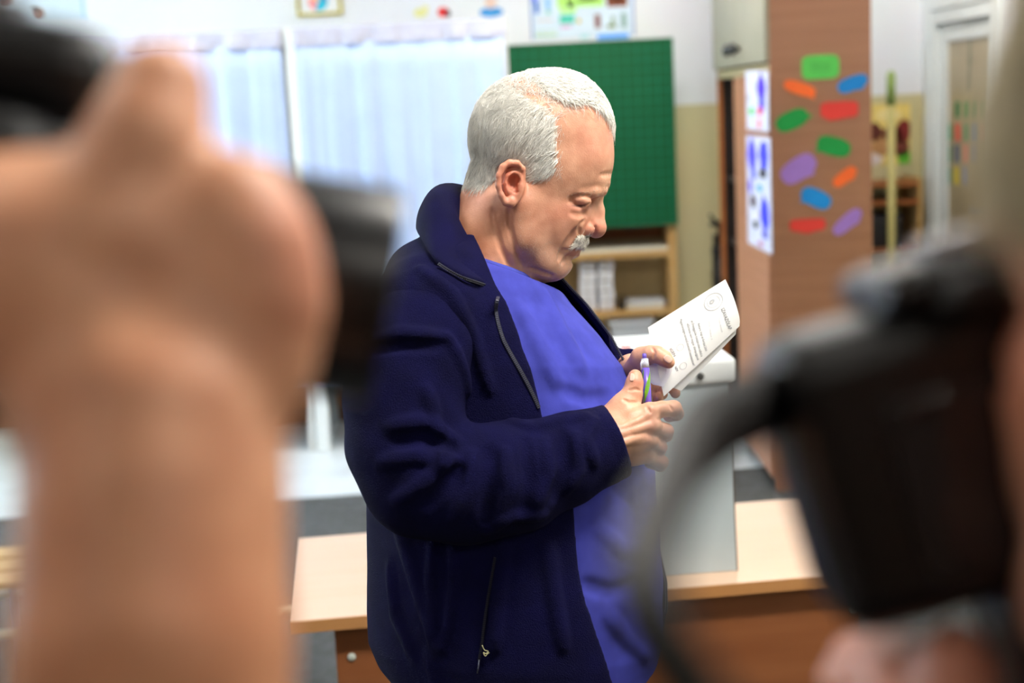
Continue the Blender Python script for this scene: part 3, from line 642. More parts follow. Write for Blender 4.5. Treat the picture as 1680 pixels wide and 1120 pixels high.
# ================================================================== sculpting tools (signed distance fields -> one smooth mesh)
def C(px, py, z=0.0):
    """photo pixel + height z towards the camera (both in units of U) -> metric camera space in units of U"""
    k = 1.0 - z / FPX
    return np.array([(px - 840.0) * k, (560.0 - py) * k, z])
def to_world(V):
    V = np.asarray(V, float) * U
    q = np.stack([V[:, 0], V[:, 1], V[:, 2] - DMAN], 1)
    return q @ RC.T + OC
def smin(a, b, k):
    if k <= 0: return np.minimum(a, b)
    h = np.clip(.5 + .5 * (b - a) / k, 0, 1)
    return b * (1 - h) + a * h - k * h * (1 - h)
def smax(a, b, k): return -smin(-a, -b, k)
class Field:
    def __init__(s, lo, hi, h):
        s.lo = np.asarray(lo, float); s.h = h
        s.n = np.ceil((np.asarray(hi, float) - s.lo) / h).astype(int) + 1
        s.ax = [s.lo[i] + h * np.arange(s.n[i]) for i in range(3)]
        s.F = np.full(s.n, 60.0, np.float32)
    def sl(s, lo, hi):
        r = []
        for i in range(3):
            a = int(max(0, math.floor((lo[i] - s.lo[i]) / s.h))); b = int(min(s.n[i], math.ceil((hi[i] - s.lo[i]) / s.h) + 1))
            if b <= a: return None
            r.append(slice(a, b))
        return tuple(r)
    def grid(s, r):
        return (s.ax[0][r[0]][:, None, None], s.ax[1][r[1]][None, :, None], s.ax[2][r[2]][None, None, :])
    def op(s, fn, lo, hi, k, mode='add', m=8):
        r = s.sl(np.asarray(lo) - k - m, np.asarray(hi) + k + m)
        if r is None: return
        d = fn(*s.grid(r)).astype(np.float32)
        s.F[r] = smin(s.F[r], d, k) if mode == 'add' else smax(s.F[r], -d, k)
    def ell(s, c, rad, k=6, rot=0.0, mode='add', yaw=0.0):
        """ellipsoid; rot turns it in the picture plane (degrees, counter-clockwise), yaw about the vertical"""
        c = np.asarray(c, float); rad = np.asarray(rad, float); a = math.radians(rot); ca, sa = math.cos(a), math.sin(a)
        b = math.radians(yaw); cb, sb = math.cos(b), math.sin(b)
        def fn(X, Y, Z):
            x, y, z = X - c[0], Y - c[1], Z - c[2]
            x, z = cb * x + sb * z, -sb * x + cb * z
            u, v = ca * x + sa * y, -sa * x + ca * y
            k0 = np.sqrt((u / rad[0]) ** 2 + (v / rad[1]) ** 2 + (z / rad[2]) ** 2)
            k1 = np.sqrt((u / rad[0] ** 2) ** 2 + (v / rad[1] ** 2) ** 2 + (z / rad[2] ** 2) ** 2) + 1e-9
            return k0 * (k0 - 1) / k1
        R = max(rad)
        s.op(fn, c - R, c + R, k, mode)
    def cone(s, a, b, ra, rb, k=6, mode='add'):
        a, b = np.asarray(a, float), np.asarray(b, float); ab = b - a; L2 = float(ab @ ab) + 1e-9
        def fn(X, Y, Z):
            t = np.clip(((X - a[0]) * ab[0] + (Y - a[1]) * ab[1] + (Z - a[2]) * ab[2]) / L2, 0, 1)
            return np.sqrt((X - a[0] - t * ab[0]) ** 2 + (Y - a[1] - t * ab[1]) ** 2 + (Z - a[2] - t * ab[2]) ** 2) - (ra + (rb - ra) * t)
        R = max(ra, rb)
        s.op(fn, np.minimum(a, b) - R, np.maximum(a, b) + R, k, mode)
    def chain(s, pts, k=6, mode='add'):
        for p, q in zip(pts[:-1], pts[1:]): s.cone(p[:3], q[:3], p[3], q[3], k, mode)
    def sample(s, P):
        q = (np.asarray(P, float) - s.lo) / s.h; q = np.clip(q, 0, np.array(s.n) - 1.001)
        i = q.astype(int); f = q - i; out = 0
        for dx in (0, 1):
            for dy in (0, 1):
                for dz in (0, 1):
                    w = (f[:, 0] if dx else 1 - f[:, 0]) * (f[:, 1] if dy else 1 - f[:, 1]) * (f[:, 2] if dz else 1 - f[:, 2])
                    out = out + w * s.F[i[:, 0] + dx, i[:, 1] + dy, i[:, 2] + dz]
        return out
    def zs(s, px, py, z1=125.0, z0=-60.0):
        z = np.arange(z1, z0, -.5); k = 1 - z / FPX
        v = s.sample(np.stack([(px - 840) * k, (560 - py) * k, z], 1)); i = np.argmax(v < 0)
        return z[i] if (v < 0).any() else None
    def groove(s, pts, depth, k, mode='sub', both=True, dens=4.0):
        """crease (or ridge) drawn on the near surface along photo points (px, py, r); mirrored to the far side"""
        P = [np.array(p, float) for p in pts]; Q = []
        for a, b in zip(P[:-1], P[1:]):
            n = max(1, int(np.linalg.norm((b - a)[:2]) / dens))
            Q += [a + (b - a) * i / n for i in range(n)]
        Q.append(P[-1]); out = []; prev = None
        for q in Q:
            z = s.zs(q[0], q[1], s.ax[2][-1])
            if z is None or (prev is not None and abs(z - prev) > 40): continue
            prev = z; p = C(q[0], q[1], z); e = np.eye(3) * s.h * 1.5
            g = np.array([s.sample((p + e[i])[None])[0] - s.sample((p - e[i])[None])[0] for i in range(3)])
            g /= np.linalg.norm(g) + 1e-9
            out.append((*(p + g * ((q[2] - depth) * (1 if mode == 'sub' else -1))), q[2]))
        for sg in ((1, -1) if both else (1,)):
            s.chain([(a, b, sg * c, r) for a, b, c, r in out], k, mode)
    def mesh(s, smooth=2):
        F, h = s.F, s.h
        F[0], F[-1], F[:, 0], F[:, -1], F[:, :, 0], F[:, :, -1] = 9, 9, 9, 9, 9, 9
        S = F < 0
        cnt = np.zeros(np.array(S.shape) - 1, np.int8)
        offs = [(dx, dy, dz) for dx in (0, 1) for dy in (0, 1) for dz in (0, 1)]
        nx, ny, nz = S.shape
        for dx, dy, dz in offs: cnt += S[dx:nx - 1 + dx, dy:ny - 1 + dy, dz:nz - 1 + dz]
        act = (cnt > 0) & (cnt < 8)
        I = np.argwhere(act); idx = np.full(act.shape, -1, np.int32); idx[act] = np.arange(len(I))
        vals = {o: F[I[:, 0] + o[0], I[:, 1] + o[1], I[:, 2] + o[2]] for o in offs}
        acc = np.zeros((len(I), 3)); n = np.zeros(len(I))
        for o in offs:
            for ax in range(3):
                if o[ax]: continue
                p = list(o); p[ax] = 1; p = tuple(p)
                a, b = vals[o], vals[p]; m = (a < 0) != (b < 0)
                t = np.where(m, a / np.where(m, a - b, 1), 0)
                q = np.tile(np.array(o, float), (len(I), 1)); q[:, ax] += t
                acc[m] += q[m]; n[m] += 1
        V = s.lo + h * (I + acc / n[:, None])
        quads = []
        for ax in range(3):
            b, c = (ax + 1) % 3, (ax + 2) % 3
            s0 = [slice(None)] * 3; s1 = [slice(None)] * 3; s0[ax] = slice(0, -1); s1[ax] = slice(1, None)
            A, B = S[tuple(s0)], S[tuple(s1)]
            E = np.argwhere(A != B)
            inside = A[E[:, 0], E[:, 1], E[:, 2]]
            ok = (E[:, b] > 0) & (E[:, c] > 0) & (E[:, b] < S.shape[b] - 1) & (E[:, c] < S.shape[c] - 1)
            E, inside = E[ok], inside[ok]
            def at(db, dc):
                e = E.copy(); e[:, b] -= db; e[:, c] -= dc
                return idx[e[:, 0], e[:, 1], e[:, 2]]
            q = np.stack([at(1, 1), at(0, 1), at(0, 0), at(1, 0)], 1)
            q[~inside] = q[~inside][:, ::-1]
            quads.append(q)
        Q = np.vstack(quads); Q = Q[(Q >= 0).all(1)]
        e = np.vstack([Q[:, [0, 1]], Q[:, [1, 2]], Q[:, [2, 3]], Q[:, [3, 0]]])
        for it in range(smooth):
            sm = np.zeros_like(V); c = np.zeros(len(V))
            for d in range(3): sm[:, d] = np.bincount(e[:, 0], V[e[:, 1], d], len(V)) + np.bincount(e[:, 1], V[e[:, 0], d], len(V))
            c = np.bincount(e[:, 0], minlength=len(V)) + np.bincount(e[:, 1], minlength=len(V))
            V = V + (.5 if it % 2 == 0 else -.3) * (sm / np.maximum(c, 1)[:, None] - V)
        return V, Q
def vnormals(V, Q):
    n = np.cross(V[Q[:, 2]] - V[Q[:, 0]], V[Q[:, 3]] - V[Q[:, 1]])
    out = np.zeros_like(V)
    for j in range(4):
        for d in range(3): out[:, d] += np.bincount(Q[:, j], n[:, d], len(V))
    return out / (np.linalg.norm(out, axis=1, keepdims=True) + 1e-12)
def px_of(V):
    k = 1.0 - V[:, 2] / FPX
    return V[:, 0] / k + 840, 560 - V[:, 1] / k
def set_col(o, colr):
    a = o.data.attributes.new('tone', 'FLOAT_COLOR', 'POINT')
    c = np.ones((len(colr), 4), np.float32); c[:, :3] = colr
    a.data.foreach_set('color', c.ravel())
def skin_mat(name, tint=(1, 1, 1), rough=.42):
    m = bpy.data.materials.new(name); m.use_nodes = True; nt = m.node_tree; b = nt.nodes['Principled BSDF']
    at = nt.nodes.new('ShaderNodeAttribute'); at.attribute_name = 'tone'
    tc = nt.nodes.new('ShaderNodeTexCoord')
    n1 = nt.nodes.new('ShaderNodeTexNoise'); n1.inputs['Scale'].default_value = 45; n1.inputs['Detail'].default_value = 4; nt.links.new(tc.outputs['Object'], n1.inputs[0])
    rp = nt.nodes.new('ShaderNodeValToRGB'); rp.color_ramp.elements[0].position = .3; rp.color_ramp.elements[1].position = .7
    rp.color_ramp.elements[0].color = (.80 * tint[0], .70 * tint[1], .66 * tint[2], 1); rp.color_ramp.elements[1].color = (1.08 * tint[0], 1.08 * tint[1], 1.08 * tint[2], 1)
    nt.links.new(n1.outputs[0], rp.inputs[0])
    mx = nt.nodes.new('ShaderNodeMix'); mx.data_type = 'RGBA'; mx.blend_type = 'MULTIPLY'; mx.inputs['Factor'].default_value = 1
    nt.links.new(at.outputs['Color'], mx.inputs['A']); nt.links.new(rp.outputs[0], mx.inputs['B']); nt.links.new(mx.outputs['Result'], b.inputs['Base Color'])
    n2 = nt.nodes.new('ShaderNodeTexNoise'); n2.inputs['Scale'].default_value = 600; n2.inputs['Detail'].default_value = 3; nt.links.new(tc.outputs['Object'], n2.inputs[0])
    bp = nt.nodes.new('ShaderNodeBump'); bp.inputs['Strength'].default_value = .25; bp.inputs['Distance'].default_value = .001
    nt.links.new(n2.outputs[0], bp.inputs['Height']); nt.links.new(bp.outputs[0], b.inputs['Normal'])
    b.inputs['Roughness'].default_value = rough; b.inputs['Specular IOR Level'].default_value = .4
    b.inputs['Subsurface Weight'].default_value = .12; b.inputs['Subsurface Radius'].default_value = (1, .35, .2); b.inputs['Subsurface Scale'].default_value = .004
    return m
def strands(roots, dirs, nrm, length, lift, curl, r0, seg=4, droop=0.0, seed=1):
    """thin three-sided tapering hairs; dirs and nrm unit vectors per root, units of U"""
    r = np.random.default_rng(seed); n = len(roots)
    P = [roots - nrm * 1.0]
    d = dirs + nrm * lift[:, None]; d /= np.linalg.norm(d, axis=1, keepdims=True)
    side = np.cross(nrm, dirs); ph = r.uniform(0, 6.28, n)
    cur = roots.copy()
    for s in range(seg):
        dd = d + side * (curl * np.sin(ph + s * 1.1))[:, None] - nrm * (lift * .45 * s)[:, None]
        dd[:, 1] -= droop * s
        dd /= np.linalg.norm(dd, axis=1, keepdims=True)
        cur = cur + dd * (length / seg)[:, None]; P.append(cur)
    m = len(P); V = np.zeros((n, m, 3, 3))
    for i in range(m):
        t = P[min(i + 1, m - 1)] - P[max(i - 1, 0)]; t /= np.linalg.norm(t, axis=1, keepdims=True) + 1e-9
        u = np.cross(t, nrm); u /= np.linalg.norm(u, axis=1, keepdims=True) + 1e-9; w = np.cross(t, u)
        rad = r0 * (1 - .8 * i / (m - 1)) if np.isscalar(r0) else (r0 * (1 - .8 * i / (m - 1)))[:, None]
        for k in range(3):
            a = 2.0944 * k; V[:, i, k] = P[i] + rad * (math.cos(a) * u + math.sin(a) * w)
    base = (np.arange(n) * m * 3)[:, None]
    Q = []
    for i in range(m - 1):
        for k in range(3):
            k2 = (k + 1) % 3
            Q.append(base + np.array([[i * 3 + k, i * 3 + k2, (i + 1) * 3 + k2, (i + 1) * 3 + k]]))
    return V.reshape(-1, 3), np.vstack(Q), m * 3
def in_poly(x, y, poly):
    inside = np.zeros(len(x), bool); n = len(poly); j = n - 1
    for i in range(n):
        xi, yi = poly[i]; xj, yj = poly[j]
        c = ((yi > y) != (yj > y)) & (x < (xj - xi) * (y - yi) / (yj - yi + 1e-9) + xi)
        inside ^= c; j = i
    return inside
def pick(V, Q, mask, n, seed):
    """n random points on the faces whose centre is inside mask(centre); returns points, normals"""
    r = np.random.default_rng(seed)
    c = V[Q].mean(1); N = vnormals(V, Q)
    m = mask(c); Qm = Q[m]
    ar = np.linalg.norm(np.cross(V[Qm[:, 2]] - V[Qm[:, 0]], V[Qm[:, 3]] - V[Qm[:, 1]]), axis=1)
    i = r.choice(len(Qm), n, p=ar / ar.sum())
    a, b = r.random(n)[:, None], r.random(n)[:, None]
    q = Qm[i]
    p = (V[q[:, 0]] * (1 - a) + V[q[:, 1]] * a) * (1 - b) + (V[q[:, 3]] * (1 - a) + V[q[:, 2]] * a) * b
    nn = N[q].mean(1); nn /= np.linalg.norm(nn, axis=1, keepdims=True)
    return p, nn

# ================================================================== the man: head
def head_field(h=2.0):
    f = Field(C(715, 530, 0) + [0, 0, -125], C(1035, 90, 0) + [0, 0, 125], h)
    E = lambda px, py, z, r, k=6, rot=0, mode='add', yaw=0: f.ell(C(px, py, z), r, k, rot, mode, yaw)
    # skull
    E(868, 226, 0, (96, 103, 97), 10)
    E(918, 228, 0, (87, 108, 88), 25)
    E(940, 270, 0, (62, 62, 76), 25)                    # lower forehead
    for s in (-1, 1):
        E(905, 285, 58 * s, (52, 50, 30), 20)           # temples
    # face mass
    E(918, 345, 0, (56, 78, 66), 25, -8)
    E(952, 300, 0, (47, 22, 60), 14, -6)                # brow
    E(910, 395, 0, (42, 42, 46), 22)                    # upper jaw
    E(909, 431, 0, (30, 23, 33), 14, -10)               # chin
    E(884, 437, 0, (42, 25, 44), 16, -6)                # double chin
    E(845, 425, 0, (50, 42, 66), 24)                    # throat
    for s in (-1, 1):
        E(920, 356, 46 * s, (32, 26, 26), 18, -20)      # cheek bones
        E(905, 385, 45 * s, (30, 36, 26), 16)           # cheeks
        f.chain([(*C(852, 335, 66 * s), 27), (*C(862, 395, 60 * s), 28), (*C(886, 428, 44 * s), 24), (*C(905, 436, 22 * s), 20)], 18)
        E(872, 345, 62 * s, (46, 56, 24), 16)           # side of the face
    # neck
    f.chain([(*C(842, 300, 0), 64), (*C(824, 350, 0), 71), (*C(808, 400, 0), 75), (*C(792, 500, 0), 90)], 20)
    E(826, 290, 0, (54, 48, 62), 16)
    for s in (-1, 1): f.chain([(*C(842, 352, 66 * s), 11), (*C(846, 410, 62 * s), 13), (*C(862, 462, 42 * s), 13)], 12)
    # eye sockets, lids, brows
    for s in (-1, 1):
        E(975, 329, 40 * s, (17, 9, 20), 9, 0, 'sub')
        E(950, 330, 68 * s, (15, 6, 9), 9, -4, 'sub')
        f.ell(C(953, 332, 45 * s), (15.5, 15, 16), 4)
        f.chain([(*C(930, 322, 58 * s), 3), (*C(948, 316, 58 * s), 6), (*C(972, 315, 46 * s), 7), (*C(988, 313, 26 * s), 8)], 9)
        f.chain([(*C(936, 331, 60 * s), 2.5), (*C(946, 328, 60.5 * s), 4.2), (*C(957, 329, 58 * s), 4.6), (*C(967, 331, 51 * s), 3.2)], 4)
    f.groove([(937, 336, 1.2), (945, 338.5, 1.5), (954, 339, 1.6), (963, 336.5, 1.3), (968, 333, 1.0)], 1.5, 1.2)
    f.groove([(938, 350, 3), (950, 353, 3), (962, 351, 3)], .5, 6)
    f.groove([(938, 322, 1.5), (952, 320, 1.6), (966, 322, 1.5)], 1.0, 3)
    # nose
    f.chain([(*C(981, 312, 0), 11), (*C(978, 327, 0), 9.5), (*C(980, 345, 0), 11), (*C(980, 370, 0), 14)], 7)
    E(978, 375, 0, (16.5, 15.5, 16), 5)
    for s in (-1, 1):
        f.chain([(*C(970, 335, 10 * s), 8), (*C(966, 366, 12 * s), 12)], 9)
        E(963, 375, 24 * s, (13, 11.5, 10), 2, 8)
    f.groove([(959, 362, 2.4), (952, 368, 3), (950, 376, 3), (951, 384, 2.6)], 1.6, 4)
    f.groove([(971, 364, 2.2), (977, 373, 2.4), (976, 382, 2)], 1.2, 3)
    for s in (-1, 1): E(967, 387, 14 * s, (8, 4, 6), 2.5, 0, 'sub')
    # mouth
    E(930, 395, 0, (27, 16, 36), 10)
    for s in (-1, 1):
        f.chain([(*C(944, 402, 0), 9), (*C(938, 403, 18 * s), 8), (*C(926, 406, 32 * s), 5)], 5)
        f.chain([(*C(940, 417, 0), 9), (*C(935, 416, 16 * s), 8), (*C(925, 413, 29 * s), 5)], 5)
    for s in (-1, 1): f.chain([(*C(956, 410, 0), 1.4), (*C(949, 410, 14 * s), 1.5)], 2, 'sub')
    f.groove([(954, 410, 1.6), (944, 410, 1.7), (934, 409.5, 1.7), (926, 411, 1.4), (922, 414, 1)], 2.4, 1.5)
    E(945, 428, 0, (8, 4, 24), 7, 0, 'sub')
    f.groove([(944, 378, 3), (937, 389, 3.5), (929, 400, 4), (922, 412, 3), (917, 424, 2)], 1.2, 7)
    f.groove([(928, 420, 2), (922, 432, 2)], 1, 4)
    # folds of the neck, jaw and forehead
    f.groove([(806, 344, 1.6), (812, 372, 2), (822, 408, 2.4), (838, 440, 2)], .8, 6)
    f.groove([(834, 346, 1.4), (836, 372, 1.8), (846, 410, 2), (858, 438, 2)], .7, 6)
    f.groove([(872, 440, 2.5), (890, 447, 3), (905, 452, 2.5)], 2.5, 4)
    f.groove([(1003, 285, 2), (995, 286, 2), (986, 287, 2)], .3, 5)
    f.groove([(1002, 303, 1.5), (994, 308, 2)], 1, 3)
    # ears
    for s in (-1, 1):
        Z = lambda z: s * z
        f.ell(C(838, 302, Z(98)), (20, 34, 6), 6, 8, 'add', 12 * s)
        f.ell(C(848, 300, Z(91)), (14, 26, 12), 6)
        rim = [(858, 290, 96, 4.5), (857, 277, 101, 5), (848, 268, 104, 5.5), (836, 267, 107, 5.5), (825, 274, 109, 5.5), (819, 288, 110, 5.2), (818, 305, 109, 5), (822, 320, 107, 5), (829, 332, 104, 6)]
        f.chain([(*C(a, b, Z(z)), r) for a, b, z, r in rim], 2.5)
        E(838, 331, Z(102), (9, 9.5, 6), 3)
        f.chain([(*C(845, 279, Z(102)), 3.5), (*C(833, 288, Z(105)), 4), (*C(829, 302, Z(105)), 4), (*C(834, 316, Z(103)), 4)], 2.5)
        E(843, 299, Z(106), (10.5, 13, 14), 2.5, -15, 'sub')
        f.chain([(*C(850, 277, Z(106)), 3), (*C(836, 278, Z(109)), 4), (*C(826, 290, Z(110)), 3.4), (*C(825, 312, Z(109)), 2.2)], 2, 'sub')
        f.ell(C(854, 305, Z(98)), (5.5, 7.5, 6), 3)
        E(846, 313, Z(103), (4, 4, 6), 2, 0, 'sub')
    return f
SKIN = s2l((222, 168, 138)); PINK = s2l((226, 140, 118)); LIP = s2l((190, 124, 108)); STUB = s2l((186, 148, 128)); LID = s2l((196, 126, 108))
HAIRC = s2l((226, 222, 210))
SIDE_POLY = [(778, 306), (762, 292), (758, 250), (775, 190), (798, 152), (822, 134), (848, 146), (876, 168), (900, 180), (910, 190), (914, 215), (911, 240), (914, 262), (906, 284), (880, 290), (862, 283), (856, 268), (838, 258), (818, 268), (808, 290), (798, 302), (786, 310)]
def blob(x, y, cx, cy, rx, ry): return np.exp(-((x - cx) / rx) ** 2 - ((y - cy) / ry) ** 2)
def head_colour(V):
    x, y = px_of(V); z = np.abs(V[:, 2]); n = len(V)
    c = np.tile(SKIN, (n, 1))
    def mixin(col, w):
        nonlocal c
        w = np.clip(w, 0, 1)[:, None]; c = c * (1 - w) + col * w
    mixin(PINK, .55 * blob(x, y, 975, 372, 26, 24) * (z < 45))
    mixin(s2l((216, 116, 92)), .75 * blob(x, y, 838, 296, 26, 40) * (z > 84))
    nz = np.sin(x * .11 + 1.7 * np.sin(y * .07)) * np.sin(y * .13 + 1.3 * np.sin(x * .05)) * .5 + .5
    mixin(s2l((164, 104, 78)), (.4 + .4 * nz) * blob(x, y, 890, 385, 58, 66))
    mixin(PINK, .35 * blob(x, y, 985, 220, 40, 60) + .3 * blob(x, y, 925, 350, 30, 22))
    mixin(s2l((212, 138, 98)), .6 * blob(x, y, 780, 400, 60, 60)); mixin(s2l((214, 160, 150)), .5 * blob(x, y, 790, 325, 40, 30))
    mixin(STUB, .55 * blob(x, y, 890, 415, 50, 42))
    mixin(LIP, .8 * ((np.abs(y - 411) < 9) & (x > 927) & (x < 965) & (z < 40)))
    mixin(LID, .5 * blob(x, y, 953, 338, 20, 12) * (z > 25))
    mixin(s2l((70, 42, 36)), 1.0 * blob(x, y, 951, 337.5, 13, 2.2) * (z > 25))
    mixin(HAIRC, .75 * (in_poly(x, y, SIDE_POLY) & ((x < 900) | (z < 96)) & ~((z > 90) & (x > 806) & (x < 868) & (y > 257))))
    return c * .9
def hair_side_mask(c):
    x, y = px_of(c)
    jx, jy = x + 5 * np.sin(y * .45) + 4 * np.sin(y * 1.3 + x * .2), y + 4 * np.sin(x * .5)
    return in_poly(jx, jy, SIDE_POLY) & ~((np.abs(c[:, 2]) > 90) & (x > 806) & (x < 868) & (y > 257))
def unit(v): return v / (np.linalg.norm(v, axis=1, keepdims=True) + 1e-9)
def tangent(d, n): return unit(d - n * (d * n).sum(1, keepdims=True))
HF = head_field(2.0)
HV, HQ = HF.mesh(2)
# ---------------------------------------------------------------- hair
def build_hair():
    out = []
    r = np.random.default_rng(11)
    # side and back
    p, n = pick(HV, HQ, hair_side_mask, 26000, 3)
    x, y = px_of(p); f = np.clip((x - 780) / 130, 0, 1)
    d = np.stack([-.35 - .35 * f, -.9 + .25 * f, np.zeros(len(p))], 1) + r.normal(0, .15, (len(p), 3)) + .3 * np.sin(p * .16 + 1.3 + .5 * np.sin(p * .31)[:, [2, 0, 1]])[:, [1, 2, 0]]
    d = tangent(d, n)
    ln = r.uniform(14, 27, len(p)) * np.clip(1.15 - (y - 250) / 140, .5, 1.0)
    out.append(strands(p, d, n, ln, r.uniform(.12, .5, len(p)), .16, r.uniform(.28, .5, len(p)), 4, 0, 5))
    # crown, thinner
    crown = [(790, 170), (820, 128), (860, 108), (905, 108), (915, 150), (905, 180), (880, 160), (850, 150)]
    p, n = pick(HV, HQ, lambda c: in_poly(*px_of(c), crown) | ((np.abs(c[:, 2]) < 70) & (px_of(c)[1] < 150) & (px_of(c)[0] < 905)), 2600, 8)
    d = tangent(np.stack([np.full(len(p), .2), np.full(len(p), .1), -np.sign(p[:, 2]) * .2], 1) + r.normal(0, .5, (len(p), 3)), n)
    out.append(strands(p, d, n, r.uniform(12, 28, len(p)), r.uniform(.3, .9, len(p)), .35, r.uniform(.25, .5, len(p)), 5, .02, 6))
    # long forelock combed forward over the top
    def topm(c):
        x, y = px_of(c); lim = np.interp(x, [850, 880, 900, 930, 960, 985, 1003], [112, 132, 150, 160, 162, 172, 186])
        return (y < lim + 8) & (x > 858) & (x < 1006)
    p, n = pick(HV, HQ, topm, 13000, 9)
    x, y = px_of(p)
    d = tangent(np.stack([np.full(len(p), .93), np.full(len(p), .0), -.12 * np.ones(len(p))], 1) + r.normal(0, .2, (len(p), 3)) + .3 * np.sin(p * .07)[:, [2, 0, 1]], n)
    lift = .6 + .3 * np.clip((940 - x) / 70, 0, 1) + r.uniform(-.25, .4, len(p)) + .18 * np.sin(x * .16 + p[:, 2] * .12)
    out.append(strands(p, d, n, r.uniform(22, 52, len(p)), lift, .38, r.uniform(.28, .5, len(p)), 7, .06, 10))
    p, n = pick(HV, HQ, lambda c: topm(c) | hair_side_mask(c) & (px_of(c)[1] < 200), 700, 31)
    d = tangent(r.normal(0, 1, (len(p), 3)) + np.array([.3, .4, 0]), n)
    out.append(strands(p, d, n, r.uniform(26, 52, len(p)), r.uniform(.5, 1.2, len(p)), .4, np.full(len(p), .24), 7, .05, 32))
    # temple fuzz and stray hairs
    p, n = pick(HV, HQ, lambda c: (lambda x, y: (x > 896) & (x < 925) & (y > 165) & (y < 290))(*px_of(c)), 300, 12)
    d = tangent(np.stack([np.full(len(p), -.4), np.full(len(p), -.6), np.zeros(len(p))], 1) + r.normal(0, .35, (len(p), 3)), n)
    out.append(strands(p, d, n, r.uniform(8, 18, len(p)), r.uniform(.02, .2, len(p)), .12, r.uniform(.2, .3, len(p)), 4, 0, 13))
    return out
def hair_object(name, lst, material, parent, origin, seed=1):
    Vs, Qs, T, o = [], [], [], 0; r = np.random.default_rng(seed)
    for V, Q, per in lst:
        Vs.append(V); Qs.append(Q + o); o += len(V)
        rt = V[::per]; x, y = px_of(rt); m_ = len(V) // per
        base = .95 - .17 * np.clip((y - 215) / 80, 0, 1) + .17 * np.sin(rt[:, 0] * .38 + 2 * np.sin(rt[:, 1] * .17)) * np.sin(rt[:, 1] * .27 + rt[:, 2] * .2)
        T.append(np.repeat(np.clip(base + r.normal(0, .16, m_), .35, 1.05), per))
    V, Q, T = np.vstack(Vs), np.vstack(Qs), np.concatenate(T)
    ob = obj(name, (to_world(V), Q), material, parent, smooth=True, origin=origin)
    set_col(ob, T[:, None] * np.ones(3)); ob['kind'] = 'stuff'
    return ob
def hair_mat(name, colr):
    m = bpy.data.materials.new(name); m.use_nodes = True; nt = m.node_tree; b = nt.nodes['Principled BSDF']
    at = nt.nodes.new('ShaderNodeAttribute'); at.attribute_name = 'tone'
    mx = nt.nodes.new('ShaderNodeMix'); mx.data_type = 'RGBA'; mx.blend_type = 'MULTIPLY'; mx.inputs['Factor'].default_value = 1
    mx.inputs['A'].default_value = rgba(*colr); nt.links.new(at.outputs['Color'], mx.inputs['B']); nt.links.new(mx.outputs['Result'], b.inputs['Base Color'])
    b.inputs['Roughness'].default_value = .45
    b.inputs['Subsurface Weight'].default_value = .0
    return m
M_hair = hair_mat('white_grey_hair', (252, 250, 243))
M_skin = skin_mat('man_skin')
hip = to_world(C(850, 1180, 0)[None])[0]
MAN = thing('person', 'grey-haired man with moustache in navy fleece jacket reading a ballot', 'person', (hip[0], hip[1], .012))
MO = np.array(MAN.location)
def build_face_hair():
    r = np.random.default_rng(21)
    def msk(c):
        x, y = px_of(c)
        return (in_poly(x, y, [(925, 402), (938, 388), (952, 384), (962, 387), (966, 392), (964, 400), (955, 401), (944, 400), (930, 406)])) & (np.abs(c[:, 2]) < 46)
    p, n = pick(HV, HQ, msk, 2300, 22)
    d = tangent(np.stack([np.clip((px_of(p)[0] - 945) / 20, -.6, 1.2), np.full(len(p), -.75), np.sign(p[:, 2]) * .25], 1) + r.normal(0, .25, (len(p), 3)), n)
    mo = strands(p, d, n, r.uniform(8, 15, len(p)), r.uniform(.6, 1.1, len(p)), .25, r.uniform(.4, .65, len(p)), 4, .02, 23)
    def brow(c):
        x, y = px_of(c)
        return in_poly(x, y, [(926, 324), (945, 315), (970, 313), (995, 308), (996, 316), (975, 321), (950, 322), (930, 328)]) & (np.abs(c[:, 2]) > 14)
    p, n = pick(HV, HQ, brow, 130, 24)
    d = tangent(np.stack([np.full(len(p), -.6), np.full(len(p), .1), np.zeros(len(p))], 1) + r.normal(0, .3, (len(p), 3)), n)
    br = strands(p, d, n, r.uniform(4, 8, len(p)), r.uniform(.1, .4, len(p)), .2, r.uniform(.25, .4, len(p)), 3, 0, 25)
    def stub(c):
        x, y = px_of(c)
        return in_poly(x, y, [(870, 345), (885, 400), (905, 395), (925, 412), (945, 420), (944, 440), (910, 460), (870, 455), (850, 400), (850, 350)])
    p, n = pick(HV, HQ, stub, 2600, 26)
    d = tangent(np.stack([np.full(len(p), -.3), np.full(len(p), -.8), np.zeros(len(p))], 1) + r.normal(0, .3, (len(p), 3)), n)
    st = strands(p, d, n, r.uniform(1.4, 2.8, len(p)), r.uniform(.2, .7, len(p)), .1, r.uniform(.12, .2, len(p)), 2, 0, 27)
    return mo, br, st
hair_object('hair', build_hair(), M_hair, MAN, MO, 2)['label'] = 'short white-grey hair'
mo, br, st = build_face_hair()
hair_object('moustache', [mo], hair_mat('moustache_hair', (244, 238, 224)), MAN, MO, 3)['label'] = 'pale grey moustache'
hair_object('eyebrow', [br], hair_mat('brow_hair', (190, 172, 150)), MAN, MO, 4)
hair_object('stubble', [st], hair_mat('stubble_hair', (190, 176, 162)), MAN, MO, 5)
